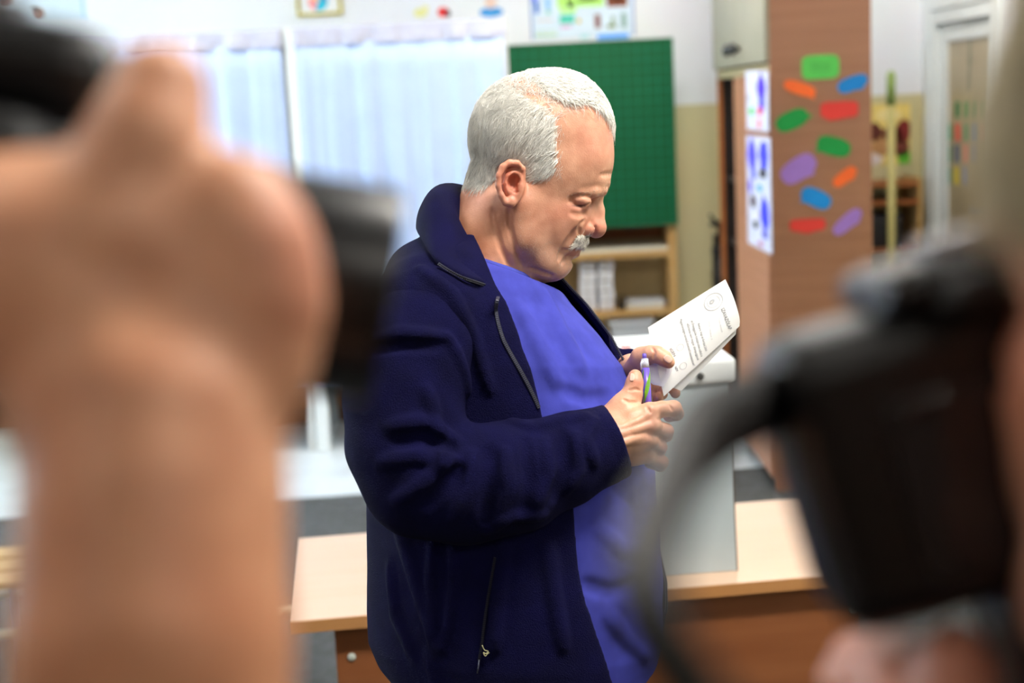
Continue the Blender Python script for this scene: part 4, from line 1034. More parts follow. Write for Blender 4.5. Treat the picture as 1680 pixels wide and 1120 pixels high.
# ---------------------------------------------------------------- torso, jacket, shirt
PHI = math.radians(22.0); cF, sF = math.cos(PHI), math.sin(PHI)
def table(rows):
    """rows: photo y, back x, front x, lateral half width -> y(units), centre x, depth half, width half"""
    out = []
    for y, b, f, w in rows:
        ex = (f - b) / 2; a = math.sqrt(max(ex ** 2 - (w * sF) ** 2, 400)) / cF
        out.append((560 - y, (f + b) / 2 - 840, a, w))
    out = np.array(sorted(out)); return out
JT = table([(395, 700, 850, 105), (450, 658, 925, 180), (500, 634, 972, 212), (550, 616, 1010, 224), (600, 606, 1036, 230), (650, 602, 1050, 232), (700, 602, 1060, 232), (800, 604, 1074, 234), (900, 602, 1092, 240), (960, 601, 1104, 243), (1000, 602, 1104, 243), (1050, 606, 1100, 241), (1085, 622, 1094, 236), (1120, 652, 1086, 226), (1180, 672, 1076, 216), (1300, 690, 1060, 206)])
TT = table([(420, 720, 868, 90), (450, 690, 905, 150), (500, 664, 940, 185), (550, 645, 984, 200), (600, 635, 1022, 208), (650, 630, 1042, 212), (700, 628, 1056, 214), (770, 626, 1073, 216), (850, 626, 1080, 222), (950, 626, 1086, 226), (1050, 630, 1085, 224), (1100, 640, 1074, 216), (1250, 660, 1050, 200)])
def loft(X, Y, Z, tab, off=0.0, ytop=None):
    cx, a, b = [np.interp(Y, tab[:, 0], tab[:, i]) for i in (1, 2, 3)]
    a, b = a + off, b + off
    x = X - cx
    u, v = x * cF + Z * sF, -x * sF + Z * cF
    k0 = np.sqrt((u / a) ** 2 + (v / b) ** 2); k1 = np.sqrt((u / a ** 2) ** 2 + (v / b ** 2) ** 2) + 1e-6
    d = k0 * (k0 - 1) / k1
    return d if ytop is None else np.maximum(d, Y - ytop)
def surf(tab, y_px, th, off=0.0):
    Y = 560 - y_px; cx, a, b = [np.interp(Y, tab[:, 0], tab[:, i]) for i in (1, 2, 3)]
    u, v = (a + off) * math.cos(th), (b + off) * math.sin(th)
    return np.array([cx + u * cF - v * sF, Y, u * sF + v * cF])
def theta_of(tab, px, py):
    best = None
    for th in np.linspace(-.3, 2.2, 300):
        p = surf(tab, py, th); x = px_of(p[None])[0][0]
        if best is None or abs(x - px) < best[0]: best = (abs(x - px), th)
    return best[1]
NEAR = [(440, 798), (475, 815), (500, 832), (570, 857), (640, 882), (680, 892), (740, 915), (800, 940), (850, 946), (900, 954), (950, 966), (1000, 982), (1060, 1002), (1120, 1020), (1200, 1030)]
NY = np.array([560 - y for y, _ in NEAR])[::-1]; NTH = np.array([theta_of(JT, x, y) for y, x in NEAR])[::-1]
FY = np.array([560 - y for y in (440, 500, 600, 700, 800, 900, 1000, 1100, 1250)])[::-1]
FTH = np.radians(np.array([-38, -34, -32, -34, -36, -34, -32, -36, -40]))[::-1]
UPV = RC.T @ np.array([0, 0, 1.0])
def jacket():
    f = Field((-300, -800, -345), (285, 205, 335), 4.2)
    X, Y, Z = f.grid((slice(None),) * 3)
    f.F = np.broadcast_to(loft(X, Y, Z, JT, 0, 560 - 395), f.n).astype(np.float32).copy()
    f.chain([(*C(778, 448, 78), 54), (*C(735, 470, 130), 62), (*C(712, 512, 178), 76)], 22)       # near shoulder
    f.chain([(*C(742, 428, 20), 56), (*C(700, 462, 80), 62), (*C(692, 492, 150), 72)], 22)
    f.chain([(*C(850, 455, -85), 50), (*C(868, 490, -190), 66)], 24)                               # far shoulder
    # soft folds of the body
    for pts, k in [([(712, 880, 9), (706, 960, 8), (712, 1040, 7), (730, 1068, 6)], 7), ([(746, 880, 9), (744, 960, 8), (735, 1030, 7), (722, 1062, 6)], 7), ([(640, 800, 10), (660, 880, 9), (690, 980, 8), (715, 1070, 7)], 10), ([(828, 900, 9), (818, 980, 8), (812, 1060, 8)], 10), ([(900, 900, 9), (910, 980, 8), (925, 1060, 8)], 12),
                   ([(700, 1075, 7), (712, 1110, 8), (715, 1160, 8)], 8), ([(640, 930, 8), (648, 1010, 8), (680, 1080, 8)], 12), ([(690, 440, 7), (740, 480, 7), (780, 560, 6), (805, 640, 6)], 10)]:
        f.groove([(a, b, r) for a, b, r in pts], 5, k, 'add', both=False, dens=14)
    inner = loft(X, Y, Z, JT, -15)
    # opening at the front
    cx, a, b = [np.interp(Y, JT[:, 0], JT[:, i]) for i in (1, 2, 3)]
    u, v = (X - cx) * cF + Z * sF, -(X - cx) * sF + Z * cF
    th = np.arctan2(v / b, u / a)
    tn = np.interp(Y, NY, NTH); tf = np.interp(Y, FY, FTH)
    rad = np.sqrt(u ** 2 + v ** 2)
    openg = np.maximum(th - tn, tf - th) * np.maximum(rad, 60)
    nk = np.sqrt((X - (np.interp(Y, [100, 150], [-42, -30]))) ** 2 + (Z) ** 2) - 96
    nk = np.maximum(nk, (560 - 470) - Y)
    F = np.maximum(f.F, -inner)
    F = smax(F, -openg.astype(np.float32), 5)
    f.F = np.maximum(F, -nk).astype(np.float32)
    hem = C(640, 1140, 0); dn = -((X - hem[0]) * UPV[0] + (Y - hem[1]) * UPV[1] + (Z - hem[2]) * UPV[2])
    f.F = smax(f.F, (dn - 0).astype(np.float32), 10)
    # sleeves: near arm bent across the body, far arm mostly hidden
    arm = [(*C(716, 508, 178), 74), (*C(682, 580, 200), 84), (*C(664, 650, 212), 86), (*C(668, 730, 222), 85), (*C(692, 782, 226), 84), (*C(760, 796, 230), 82), (*C(840, 782, 228), 79), (*C(930, 752, 212), 64), (*C(1000, 727, 194), 52), (*C(1060, 702, 180), 50)]
    g = Field((-300, -420, 40), (230, 150, 335), 3.6)
    g.chain(arm, 26)
    for pts, dp in [([(600, 560, 7), (650, 548, 9), (700, 548, 8), (735, 552, 6)], 4), ([(735, 552, 6), (752, 580, 8), (765, 615, 8), (768, 650, 6)], 4), ([(640, 700, 9), (690, 690, 10), (745, 720, 8)], 5), ([(625, 760, 9), (680, 745, 10), (740, 765, 8)], 5), ([(650, 820, 10), (700, 790, 10), (750, 745, 8)], 5), ([(745, 850, 10), (770, 800, 10), (775, 745, 8)], 5), ([(820, 850, 9), (835, 800, 9), (828, 740, 7)], 5), ([(880, 832, 8), (900, 780, 8), (895, 725, 7)], 5),
                    ([(930, 805, 7), (950, 770, 7), (945, 715, 6)], 5), ([(975, 690, 6), (962, 720, 7), (975, 760, 6)], 4), ([(840, 690, 7), (870, 700, 8), (920, 690, 7), (960, 682, 6)], 4), ([(700, 640, 9), (720, 700, 9), (730, 760, 8)], 4), ([(800, 870, 8), (840, 845, 8), (890, 845, 7)], 5)]:
        g.groove(pts, dp, 9, 'add', both=False, dens=10)
    for pts, dp in [([(612, 575, 6), (660, 566, 7), (715, 568, 6)], 3.5), ([(650, 725, 8), (700, 715, 8), (750, 740, 7)], 4), ([(700, 830, 9), (735, 790, 9), (752, 770, 8)], 4), ([(795, 855, 9), (805, 800, 9), (800, 740, 8)], 4), ([(858, 845, 8), (868, 790, 8), (862, 725, 7)], 4), ([(912, 815, 7), (926, 770, 7), (922, 712, 6)], 4)]:
        g.groove(pts, dp, 9, 'sub', both=False, dens=10)
    GX, GY, GZ = g.grid((slice(None),) * 3)
    e = C(1014, 721, 190); nrm = C(1060, 702, 178) - C(1000, 727, 194); nrm[2] *= .4; nrm /= np.linalg.norm(nrm)
    cut = (GX - e[0]) * nrm[0] + (GY - e[1]) * nrm[1] + (GZ - e[2]) * nrm[2]
    g.F = smax(g.F, cut.astype(np.float32), 6)
    hole = np.sqrt(((GX - e[0]) - cut * nrm[0]) ** 2 + ((GY - e[1]) - cut * nrm[1]) ** 2 + ((GZ - e[2]) - cut * nrm[2]) ** 2) - 43
    g.F = smax(g.F, -np.maximum(hole, -34 - cut).astype(np.float32), 3)
    # hem stitch ring near the cuff
    rr = np.abs(cut + 20) - 1.2
    g.F = g.F + (np.clip(1.6 - np.abs(cut + 20), 0, 1.6)).astype(np.float32)
    # gentle cloth unevenness
    g.F = g.F + (1.6 * np.sin(GX * .055 + GY * .04) * np.sin(GY * .05 - GZ * .045 + 1.0)).astype(np.float32)
    f.F = f.F + (1.8 * np.sin(X * .035 + 1) * np.sin(Y * .022 + Z * .03)).astype(np.float32)
    # far arm
    f.chain([(*C(872, 490, -190), 64), (*C(905, 640, -245), 60), (*C(925, 690, -245), 58), (*C(990, 640, -160), 48), (*C(1035, 606, -70), 36)], 18)
    e2 = C(1043, 598, -62); n2 = C(1035, 606, -70) - C(990, 640, -160); n2 /= np.linalg.norm(n2)
    r = f.sl(C(1000, 660, -130), C(1090, 540, 0)); xx, yy, zz = f.grid(r)
    f.F[r] = np.maximum(f.F[r], ((xx - e2[0]) * n2[0] + (yy - e2[1]) * n2[1] + (zz - e2[2]) * n2[2]))
    return f, g
def shirt():
    f = Field((-235, -640, -240), (262, 150, 235), 4.0)
    X, Y, Z = f.grid((slice(None),) * 3)
    f.F = np.broadcast_to(loft(X, Y, Z, TT, 0, 560 - 415), f.n).astype(np.float32).copy()
    f.chain([(*C(805, 452, 60), 40), (*C(740, 500, 150), 45)], 24); f.chain([(*C(845, 460, -60), 40), (*C(872, 500, -150), 45)], 24)
    # creases over the chest and belly
    for pts, dp, md in [([(895, 480, 12), (920, 540, 14), (950, 600, 12)], 3.5, 'add'), ([(850, 500, 10), (890, 580, 12), (920, 640, 10)], 3, 'add'), ([(1000, 790, 9), (1035, 815, 10), (1070, 812, 8)], 3, 'sub'), ([(960, 960, 9), (1000, 972, 10), (1050, 958, 8)], 3, 'sub'), ([(985, 870, 10), (1020, 900, 10), (1060, 905, 8)], 3, 'add'), ([(1000, 1010, 10), (1030, 1050, 10), (1060, 1075, 8)], 4, 'add'), ([(925, 640, 8), (960, 655, 9), (1000, 650, 8)], 3, 'sub')]:
        f.groove(pts, dp, 12, md, both=False, dens=12)
    f.F = f.F + (1.3 * np.sin(X * .05 + Y * .03) * np.sin(Y * .04 - X * .02 + Z * .03)).astype(np.float32)
    pn = np.array([33, 100, 0]) / np.linalg.norm([33, 100]); c0 = C(808, 441, 0)
    cut = (X - c0[0]) * pn[0] + (Y - c0[1]) * pn[1] + Z * 0
    f.F = smax(f.F, (cut - 2).astype(np.float32), 5)
    hem = C(1078, 1082, 0); dn = -((X - hem[0]) * UPV[0] + (Y - hem[1]) * UPV[1] + (Z - hem[2]) * UPV[2])
    f.F = smax(f.F, dn.astype(np.float32), 6)
    return f
def cloth_mat(name, col, sheen, bump, bs, weave=None):
    m = mat(name, col, .9, .10, 30, bump=bump, bscale=bs, sheen=sheen, spec=.15)
    return m
M_fleece = cloth_mat('navy_fleece', (5, 4, 50), .03, .6, 900)
M_tee = cloth_mat('blue_cotton', (62, 66, 160), .05, .12, 1200)
JF, SF = jacket()
jv, jq = JF.mesh(2); sv, sq = SF.mesh(2)
jk = obj('jacket', (to_world(np.vstack([jv, sv])), np.vstack([jq, sq + len(jv)])), M_fleece, MAN, smooth=True, origin=MO)
jk['label'] = 'open navy fleece jacket'
SHF = shirt()
tv, tq = SHF.mesh(2)
tee = obj('t_shirt', (to_world(tv), tq), M_tee, MAN, smooth=True, origin=MO); tee['label'] = 'blue crew-neck t-shirt'
# neck band of the shirt
ring = []
for a in np.linspace(0, 2 * math.pi, 60):
    d = np.array([100, -33, 0]) / np.linalg.norm([100, 33])
    ring.append(C(806, 439, 0) + d * 84 * math.cos(a) + np.array([0, 0, 1.0]) * 80 * math.sin(a))
nb_ = obj('neck_band', tube(to_world(np.array(ring)), 7.5 * U, 10, False, 1.0), cloth_mat('blue_rib', (66, 72, 160), .05, .2, 700), tee, smooth=True, origin=MO)

# collar: folded-out stand collar
def zj(px, py, dz=0):
    z = JF.zs(px, py, 330, -200); return (z if z is not None else 60) + dz
ST = [  # inner (at the neck), ridge, outer edge lying on the shoulder
    [(800, 452, 96), (806, 462, 112), (822, 476, 112)],
    [(788, 428, 100), (783, 436, 122), (782, 463, None)],
    [(770, 400, 98), (760, 408, 128), (748, 450, None)],
    [(752, 368, 88), (738, 372, 122), (712, 426, None)],
    [(742, 340, 60), (718, 336, 84), (700, 402, 140)],
    [(746, 318, 26), (712, 316, 40), (690, 384, 66)],
    [(752, 310, -20), (722, 308, -20), (690, 376, -30)],
    [(772, 316, -70), (752, 316, -92), (722, 384, -120)],
    [(800, 350, -96), (800, 350, -118), (790, 420, -160)],
    [(850, 400, -98), (856, 402, -118), (852, 440, -160)],
    [(890, 440, -86), (905, 436, -100), (925, 446, -120)]]
rowsC = []
for st in ST:
    p = [C(*st[0]), C(*st[1])]
    o3 = st[2]; z = o3[2] if o3[2] is not None else zj(o3[0], o3[1], 9)
    p.append(C(o3[0], o3[1], z)); rowsC.append(p)
nst = 60; inn, rid, out_ = [catmull([r[i] for r in rowsC], nst) for i in range(3)]
V, F_ = [], []; m = 13
for i in range(nst):
    low = inn[i] + (inn[i] - rid[i]) * .1 + np.array([4, -34, 0]) * (.4 + .6 * math.sin(math.pi * i / (nst - 1)))
    prof = catmull([low, inn[i], rid[i], rid[i] * .45 + out_[i] * .55 + (rid[i] - inn[i]) * .25, out_[i]], m)
    V += list(prof)
for i in range(nst - 1):
    for j in range(m - 1): F_.append([i * m + j, (i + 1) * m + j, (i + 1) * m + j + 1, i * m + j + 1])
col_o = obj('collar', (to_world(np.array(V)), F_), M_fleece, jk, smooth=True, origin=MO)
sd = col_o.modifiers.new('thick', 'SOLIDIFY'); sd.thickness = 11 * U; sd.offset = 0
sb = col_o.modifiers.new('soft', 'SUBSURF'); sb.levels = 1; sb.render_levels = 1

# zips: tape with two rows of small teeth
M_zip = mat('zip_teeth', (92, 94, 112), .35, .05, metal=.4); M_tape = mat('zip_tape', (12, 13, 34), .8, .05)
def zipper(P, parent, name='zip', mz=None):
    P = catmull(P, max(8, len(P) * 14)); seg = np.linalg.norm(np.diff(P, axis=0), axis=1); s = np.concatenate([[0], np.cumsum(seg)])
    n = int(s[-1] / 2.9); Q = np.stack([np.interp(np.linspace(0, s[-1], n), s, P[:, d]) for d in range(3)], 1)
    g = []
    for i in range(n):
        d = Q[min(i + 1, n - 1)] - Q[max(i - 1, 0)]; d /= np.linalg.norm(d) + 1e-9
        v = np.array([0, 0, 1.0]); sd_ = np.cross(d, v); sd_ /= np.linalg.norm(sd_) + 1e-9; w = np.cross(sd_, d)
        b = box(-.9, .9, -2.2, 2.2, -1.2, 1.8); g.append((to_world(Q[i] + b[0] @ np.stack([d, sd_, w])), b[1]))
    o = obj(name, g, mz or M_zip, parent, origin=MO); o['kind'] = 'stuff'
    t = obj(name + '_tape', tube(to_world(Q), 3.0 * U, 6, True, .35), M_tape, parent, smooth=True, origin=MO)
    return o
near_zip = [C(x, y, zj(x, y, 1.5)) for x, y in [(817, 488), (814, 512), (824, 552), (838, 580), (854, 608), (870, 638), (884, 668)]]
edgeC = [out_[i] + np.array([0, 0, 5.0]) for i in range(0, int(nst * .31), 2)]
zipper([C(817, 488, zj(817, 488, 1.5)), C(822, 479, zj(822, 479, 6))] [::-1] + near_zip[1:], jk)
zipper(edgeC, jk, 'collar_zip')
far = []
for y in np.linspace(452, 640, 14):
    th = np.interp(560 - y, FY, FTH); far.append(surf(JT, y, th + .03, -4))
zipper(far, jk, 'far_zip')
far = []
for y in np.linspace(860, 1010, 10):
    th = np.interp(560 - y, FY, FTH); far.append(surf(JT, y, th + .03, -4))
zipper(far, jk, 'far_zip')
pz = [C(x, y, zj(x, y, 1)) for x, y in [(812, 915), (806, 950), (800, 985), (795, 1020), (790, 1060), (786, 1082)]]
zipper(pz, jk, 'pocket_zip', M_tape)
th_ = [C(x, y, zj(795, 1065, 5)) for x, y in [(791, 1058), (795, 1066), (801, 1068), (797, 1072), (793, 1070), (796, 1076), (799, 1073), (803, 1070)]]
obj('loose_thread', tube(to_world(catmull(th_, 30)), .7 * U, 5), mat('pale_thread', (200, 196, 150), .8, .05), jk, smooth=True, origin=MO)
sp_ = [C(x, y, zj(x, y, 3)) for x, y in [(786, 1082), (785, 1092), (783, 1104)]]
obj('zip_pull', tube(to_world(np.array(sp_)), 2.2 * U, 6, True, .5), M_zip, jk, smooth=True, origin=MO)
# ---------------------------------------------------------------- hands
def right_hand():
    f = Field(C(975, 795, 0) + [0, 0, 60], C(1160, 575, 0) + [0, 0, 240], 1.5)
    K = lambda pts, k=6, mode='add': f.chain([(*C(a, b, z), r) for a, b, z, r in pts], k, mode)
    K([(960, 738, 196, 37), (1000, 722, 188, 34), (1030, 712, 176, 34)], 8)
    K([(1006, 700, 172, 26), (1036, 690, 182, 18), (1066, 676, 182, 15.5)], 9)
    K([(1008, 712, 178, 25), (1038, 705, 188, 17), (1070, 698, 187, 15)], 9)
    K([(1008, 728, 176, 25), (1038, 726, 184, 17), (1067, 722, 182, 14)], 9)
    K([(1008, 740, 170, 24), (1036, 745, 172, 16), (1061, 746, 170, 13)], 9)
    f.ell(C(1040, 714, 160), (44, 44, 20), 10)
    K([(1004, 690, 168, 26), (1022, 668, 166, 19), (1036, 650, 162, 16)], 12)
    K([(1022, 668, 164, 17), (1038, 643, 162, 13.5), (1041, 628, 160, 12.8), (1042, 617, 157, 10.5)], 6)
    K([(1066, 676, 180, 14.5), (1086, 671, 178, 12.5), (1105, 670, 168, 12.5), (1110, 678, 146, 11), (1098, 682, 124, 10)], 3)
    K([(1068, 699, 185, 13), (1092, 707, 168, 12.2), (1092, 713, 146, 11), (1074, 711, 126, 10)], 2.5)
    K([(1066, 723, 180, 12.5), (1082, 733, 164, 11.6), (1081, 739, 142, 10.5), (1064, 735, 126, 10)], 2.5)
    K([(1061, 747, 168, 11.5), (1085, 758, 156, 11), (1083, 763, 138, 10), (1066, 759, 126, 9)], 2.5)
    for pts in ([(1022, 700, 4), (1048, 689, 4), (1064, 680, 4)], [(1020, 712, 4), (1046, 704, 4.5), (1066, 698, 4)], [(1024, 726, 4), (1048, 724, 4), (1064, 721, 4)], [(1012, 735, 3), (1035, 720, 3.5), (1058, 716, 3)]):
        f.groove(pts, .8, 5, 'add', both=False, dens=4)
    for pts in ([(1080, 688, 2.5), (1096, 690, 2), (1105, 688, 2)], [(1076, 714, 2.5), (1090, 718, 2)], [(1072, 738, 2.5), (1086, 743, 2)], [(1024, 656, 1.6), (1032, 660, 1.6), (1044, 660, 1.6)], [(1033, 640, 1.2), (1042, 638, 1.2), (1050, 640, 1)], [(1098, 664, 1), (1103, 672, 1)], [(1062, 668, 1.2), (1066, 676, 1)]):
        f.groove(pts, 1.1, 3, 'sub', both=False, dens=3)
    return f
def left_hand():
    f = Field(C(985, 680, 0) + [0, 0, -110], C(1130, 555, 0) + [0, 0, 85], 1.5)
    K = lambda pts, k=6, mode='add': f.chain([(*C(a, b, z), r) for a, b, z, r in pts], k, mode)
    K([(1008, 618, -95, 27), (1036, 606, -55, 25), (1048, 612, -20, 25)], 8)
    f.ell(C(1050, 620, -6), (20, 32, 18), 8)
    K([(1040, 606, 0, 18), (1052, 586, 26, 15.5), (1066, 580, 40, 14)], 8)
    K([(1052, 586, 26, 15), (1078, 581, 44, 13), (1090, 588, 48, 12.2), (1097, 594, 49, 10.2)], 5)
    K([(1054, 600, -14, 13), (1084, 612, -26, 12), (1104, 634, -18, 11), (1108, 645, -6, 8.5)], 4)
    K([(1052, 618, -6, 13), (1072, 640, -10, 11), (1086, 646, 2, 9), (1086, 640, 12, 7)], 4)
    K([(1050, 632, -2, 12), (1066, 652, -2, 10), (1078, 656, 8, 8.5), (1080, 650, 18, 7)], 4)
    K([(1044, 640, -8, 11), (1052, 656, -4, 9), (1062, 662, 4, 8)], 4)
    f.groove([(1070, 570, 1), (1074, 578, 1.2), (1072, 588, 1)], .9, 3, 'sub', both=False, dens=3)
    return f
RH, LH = right_hand(), left_hand()
rv, rq = RH.mesh(2); lv, lq = LH.mesh(2)
def hand_colour(V, tips, kn):
    x, y = px_of(V); c = np.tile(s2l((216, 166, 138)), (len(V), 1))
    for cx, cy, r in tips: w = .5 * blob(x, y, cx, cy, r, r)[:, None]; c = c * (1 - w) + s2l((214, 132, 112)) * w
    for cx, cy, r in kn: w = .4 * blob(x, y, cx, cy, r, r)[:, None]; c = c * (1 - w) + s2l((206, 140, 120)) * w
    return c
rc = hand_colour(rv, [(1110, 680, 12), (1100, 712, 12), (1088, 738, 12), (1090, 760, 12), (1044, 625, 14)], [(1066, 676, 12), (1068, 700, 12), (1066, 722, 12)])
lc = hand_colour(lv, [(1092, 600, 12), (1085, 642, 8), (1078, 652, 8), (1110, 645, 8)], [(1074, 575, 10)])
# one continuous skin mesh with the parts that show: head and neck, both hands (the sleeves and shirt cover the rest)
BV = np.vstack([HV, rv, lv]); BQ = np.vstack([HQ, rq + len(HV), lq + len(HV) + len(rv)])
body = obj('body', (to_world(BV), BQ), M_skin, MAN, smooth=True, origin=MO)
set_col(body, np.vstack([head_colour(HV), rc, lc]))
# thumb nails
M_nail = mat('nail', (232, 186, 168), .25, .04, 40)
def nail(f, c, ax, w, l, zoff):
    c = np.array(c, float); ax = np.array(ax, float) / np.linalg.norm(ax); pr = np.array([-ax[1], ax[0]]); V, F = [], []
    n, m = 7, 7
    for i in range(n):
        for j in range(m):
            a, b = i / (n - 1) * 2 - 1, j / (m - 1) * 2 - 1
            sq = math.sqrt(max(1 - .8 * b * b, 0)); q = c + ax * l * b + pr * w * a * sq
            z = f.zs(q[0], q[1], 235, -60); V.append((q[0], q[1], z))
    zs_ = [v[2] for v in V if v[2] is not None]; md = float(np.median(zs_))
    P = np.array([C(x, y, (z if z is not None and abs(z - md) < 8 else md - 4) + zoff) for x, y, z in V])
    for i in range(n - 1):
        for j in range(m - 1): F.append([i * m + j, (i + 1) * m + j, (i + 1) * m + j + 1, i * m + j + 1])
    o = obj('thumb_nail', (to_world(P), F), M_nail, MAN, smooth=True, origin=MO)
    s = o.modifiers.new('thick', 'SOLIDIFY'); s.thickness = 1.0 * U; s.offset = 0
nail(LH, (1096, 589), (.75, .66), 6.2, 7.5, .6)
nail(RH, (1037, 619), (.1, -1), 4.2, 6.5, .5)
# trousers and shoes (below the picture's edge)
M_trs = mat('dark_trousers', (22, 22, 30), .9, .1, 20, bump=.2, bscale=500)
fw = np.array([math.cos(PHI), -math.sin(PHI), 0]); lt = np.array([math.sin(PHI), math.cos(PHI), 0])      # facing, his left
def W3(a, b, z): return np.array([hip[0], hip[1], 0]) + fw * a + lt * b + np.array([0, 0, z])
tr = Field((-.36, -.36, .03), (.36, .36, 1.02), .012)
loc0 = np.array([hip[0], hip[1], 0])
def WL(a, b, z): return fw * a + lt * b + np.array([0, 0, z])
for s in (-1, 1):
    tr.chain([(*WL(.0, .045 * s, .9), .105), (*WL(.0, .07 * s, .76), .095), (*WL(.015, .09 * s, .5), .08), (*WL(-.005, .1 * s, .2), .075), (*WL(-.005, .1 * s, .09), .08)], .04)
tr.ell(WL(.0, 0, .9), (.14, .14, .12), .05)
v, q = tr.mesh(2)
obj('trousers', (v + loc0, q), M_trs, MAN, smooth=True, origin=MO)
M_shoe = mat('black_shoe', (18, 17, 18), .4, .05)
for s in (-1, 1):
    sh = Field((-.36, -.36, -.01), (.36, .36, .18), .008)
    sh.chain([(*WL(-.07, .1 * s, .052), .04), (*WL(.04, .105 * s, .05), .042), (*WL(.15, .115 * s, .042), .036)], .02); sh.cone(WL(-.04, .1 * s, .07), WL(-.03, .1 * s, .12), .042, .042, .02)
    X, Y, Z = sh.grid((slice(None),) * 3); sh.F = np.maximum(sh.F, (.013 - Z)).astype(np.float32)
    v, q = sh.mesh(1); obj('shoe', (v + loc0, q), M_shoe, MAN, smooth=True, origin=MO)

# ---------------------------------------------------------------- ballot paper and pen
PZ = np.array([[1190, 458, 20], [1213, 525, 26], [1089, 650, 34], [1063, 537, 36]], float)
cf = np.linalg.lstsq(np.c_[PZ[:, :2], np.ones(4)], PZ[:, 2], rcond=None)[0]
def zpage(x, y): return cf[0] * x + cf[1] * y + cf[2] - 10 * max(0, ((x - 1180) * .72 + (y - 520) * .7) / 30) ** 2 * .6
def page(top, bot, n, m, dz, name, parent, mt):
    a, b = catmull([(p[0], p[1], 0) for p in top], n), catmull([(p[0], p[1], 0) for p in bot], n); V, F = [], []
    for i in range(n):
        for j in range(m):
            t = j / (m - 1); x, y = a[i][:2] * (1 - t) + b[i][:2] * t
            V.append(C(x, y, zpage(x, y) + (dz(x, y, t) if callable(dz) else dz)))
    for i in range(n - 1):
        for j in range(m - 1): F.append([i * m + j, (i + 1) * m + j, (i + 1) * m + j + 1, i * m + j + 1])
    o = obj(name, (to_world(np.array(V)), F), mt, parent, smooth=False, origin=BO)
    s = o.modifiers.new('thick', 'SOLIDIFY'); s.thickness = .45 * U; s.offset = -1 if False else 0
    return o
bc = to_world(C(1140, 555, 30)[None])[0]
BAL = thing('ballot_paper', 'folded white printed ballot paper held in the man\'s left hand', 'ballot paper', bc)
BO = np.array(BAL.location)
M_ball = mat('ballot_paper', (252, 253, 253), .7, .0, 20)
page([(1190, 458), (1202, 484), (1210, 508), (1213.5, 524), (1213, 535)], [(1063, 537), (1069, 566), (1077, 598), (1085, 632), (1089, 650)], 20, 26, 0, 'front_page', BAL, M_ball)
page([(1190, 462), (1203, 500), (1208, 530), (1207, 548)], [(1066, 545), (1078, 590), (1100, 628), (1118, 641)], 14, 20, lambda x, y, t: -9, 'back_page', BAL, M_ball)
page([(1206, 535), (1207, 548)], [(1104, 636), (1118, 641)], 5, 10, lambda x, y, t: -4, 'inner_fold', BAL, M_ball)
page([(1066, 580), (1064, 600), (1065, 623), (1072, 631)], [(1100, 585), (1104, 604), (1096, 622), (1089, 634)], 10, 10, lambda x, y, t: 3 - 10 * (1 - t), 'curled_corner', BAL, M_ball)
M_ink = mat('ink', (112, 114, 120), .8, 0); M_faint = mat('faint_ink', (196, 198, 202), .8, 0)
def text_on_page(body_, p0, p1, hgt, mt, name='printed_line'):
    cu = bpy.data.curves.new('txt', 'FONT'); cu.body = body_; cu.resolution_u = 2
    o = bpy.data.objects.new('txt', cu); COL.objects.link(o)
    me = bpy.data.meshes.new_from_object(o.evaluated_get(bpy.context.evaluated_depsgraph_get()))
    n = len(me.vertices); v = np.zeros(n * 3, np.float32); me.vertices.foreach_get('co', v); v = v.reshape(-1, 3)
    F = [list(p.vertices) for p in me.polygons]
    bpy.data.objects.remove(o); bpy.data.curves.remove(cu); bpy.data.meshes.remove(me)
    x = (v[:, 0] - v[:, 0].min()) / (v[:, 0].max() - v[:, 0].min()); y = v[:, 1] / .72
    p0, p1 = np.array(p0, float), np.array(p1, float); d = p1 - p0; u = np.array([d[1], -d[0]]) / np.linalg.norm(d) * hgt
    P = np.array([C(*(p0 + d * a + u * b), zpage(*(p0 + d * a + u * b)) + .8) for a, b in zip(x, y)])
    q = obj(name, (to_world(P), F), mt, BAL, origin=BO); q['kind'] = 'stuff'
    return q
text_on_page('SZAVAZÓLAP', (1182.5, 506), (1195.5, 541), 6.2, M_ink)
text_on_page('Országos népszavazás', (1178.5, 521), (1184, 545), 2.6, M_faint)
text_on_page('2016. október 2.', (1162, 527), (1167, 558), 2.4, M_faint)
text_on_page('Akarja-e, hogy az Európai Unió', (1144.5, 530), (1157.5, 576), 4.2, M_ink)
text_on_page('az Országgyűlés hozzájárulása nélkül is', (1133.5, 526), (1150, 585), 4.2, M_ink)
text_on_page('előírhassa nem magyar állampolgárok', (1126.5, 531), (1144, 591), 4.2, M_ink)
text_on_page('Magyarországra történő kötelező betelepítését?', (1115, 524), (1137, 600), 4.2, M_ink)
text_on_page('IGEN', (1098, 573), (1105.5, 585), 5, M_ink)
text_on_page('NEM', (1106.5, 602), (1109.5, 609), 4, M_ink)
def ring_on_page(cx, cy, rx, ry, w, mt, name):
    n = 40; V, F = [], []
    for k in range(n):
        a = 2 * math.pi * k / n
        for rr in (1, 1 - w):
            x0, y0 = rx * rr * math.cos(a), ry * rr * math.sin(a); A = math.radians(-40)
            x, y = cx + x0 * math.cos(A) - y0 * math.sin(A), cy + x0 * math.sin(A) + y0 * math.cos(A); V.append(C(x, y, zpage(x, y) + .8))
    for k in range(n): F.append([2 * k, 2 * k + 1, (2 * k + 3) % (2 * n), (2 * k + 2) % (2 * n)])
    obj(name, (to_world(np.array(V)), F), mt, BAL, origin=BO)
ring_on_page(1170.5, 494.5, 17, 13, .06, M_faint, 'seal_ring'); ring_on_page(1170.5, 494.5, 11.5, 8.5, .06, M_faint, 'seal_ring'); ring_on_page(1168, 494.5, 5, 3, .6, M_faint, 'seal_emblem')
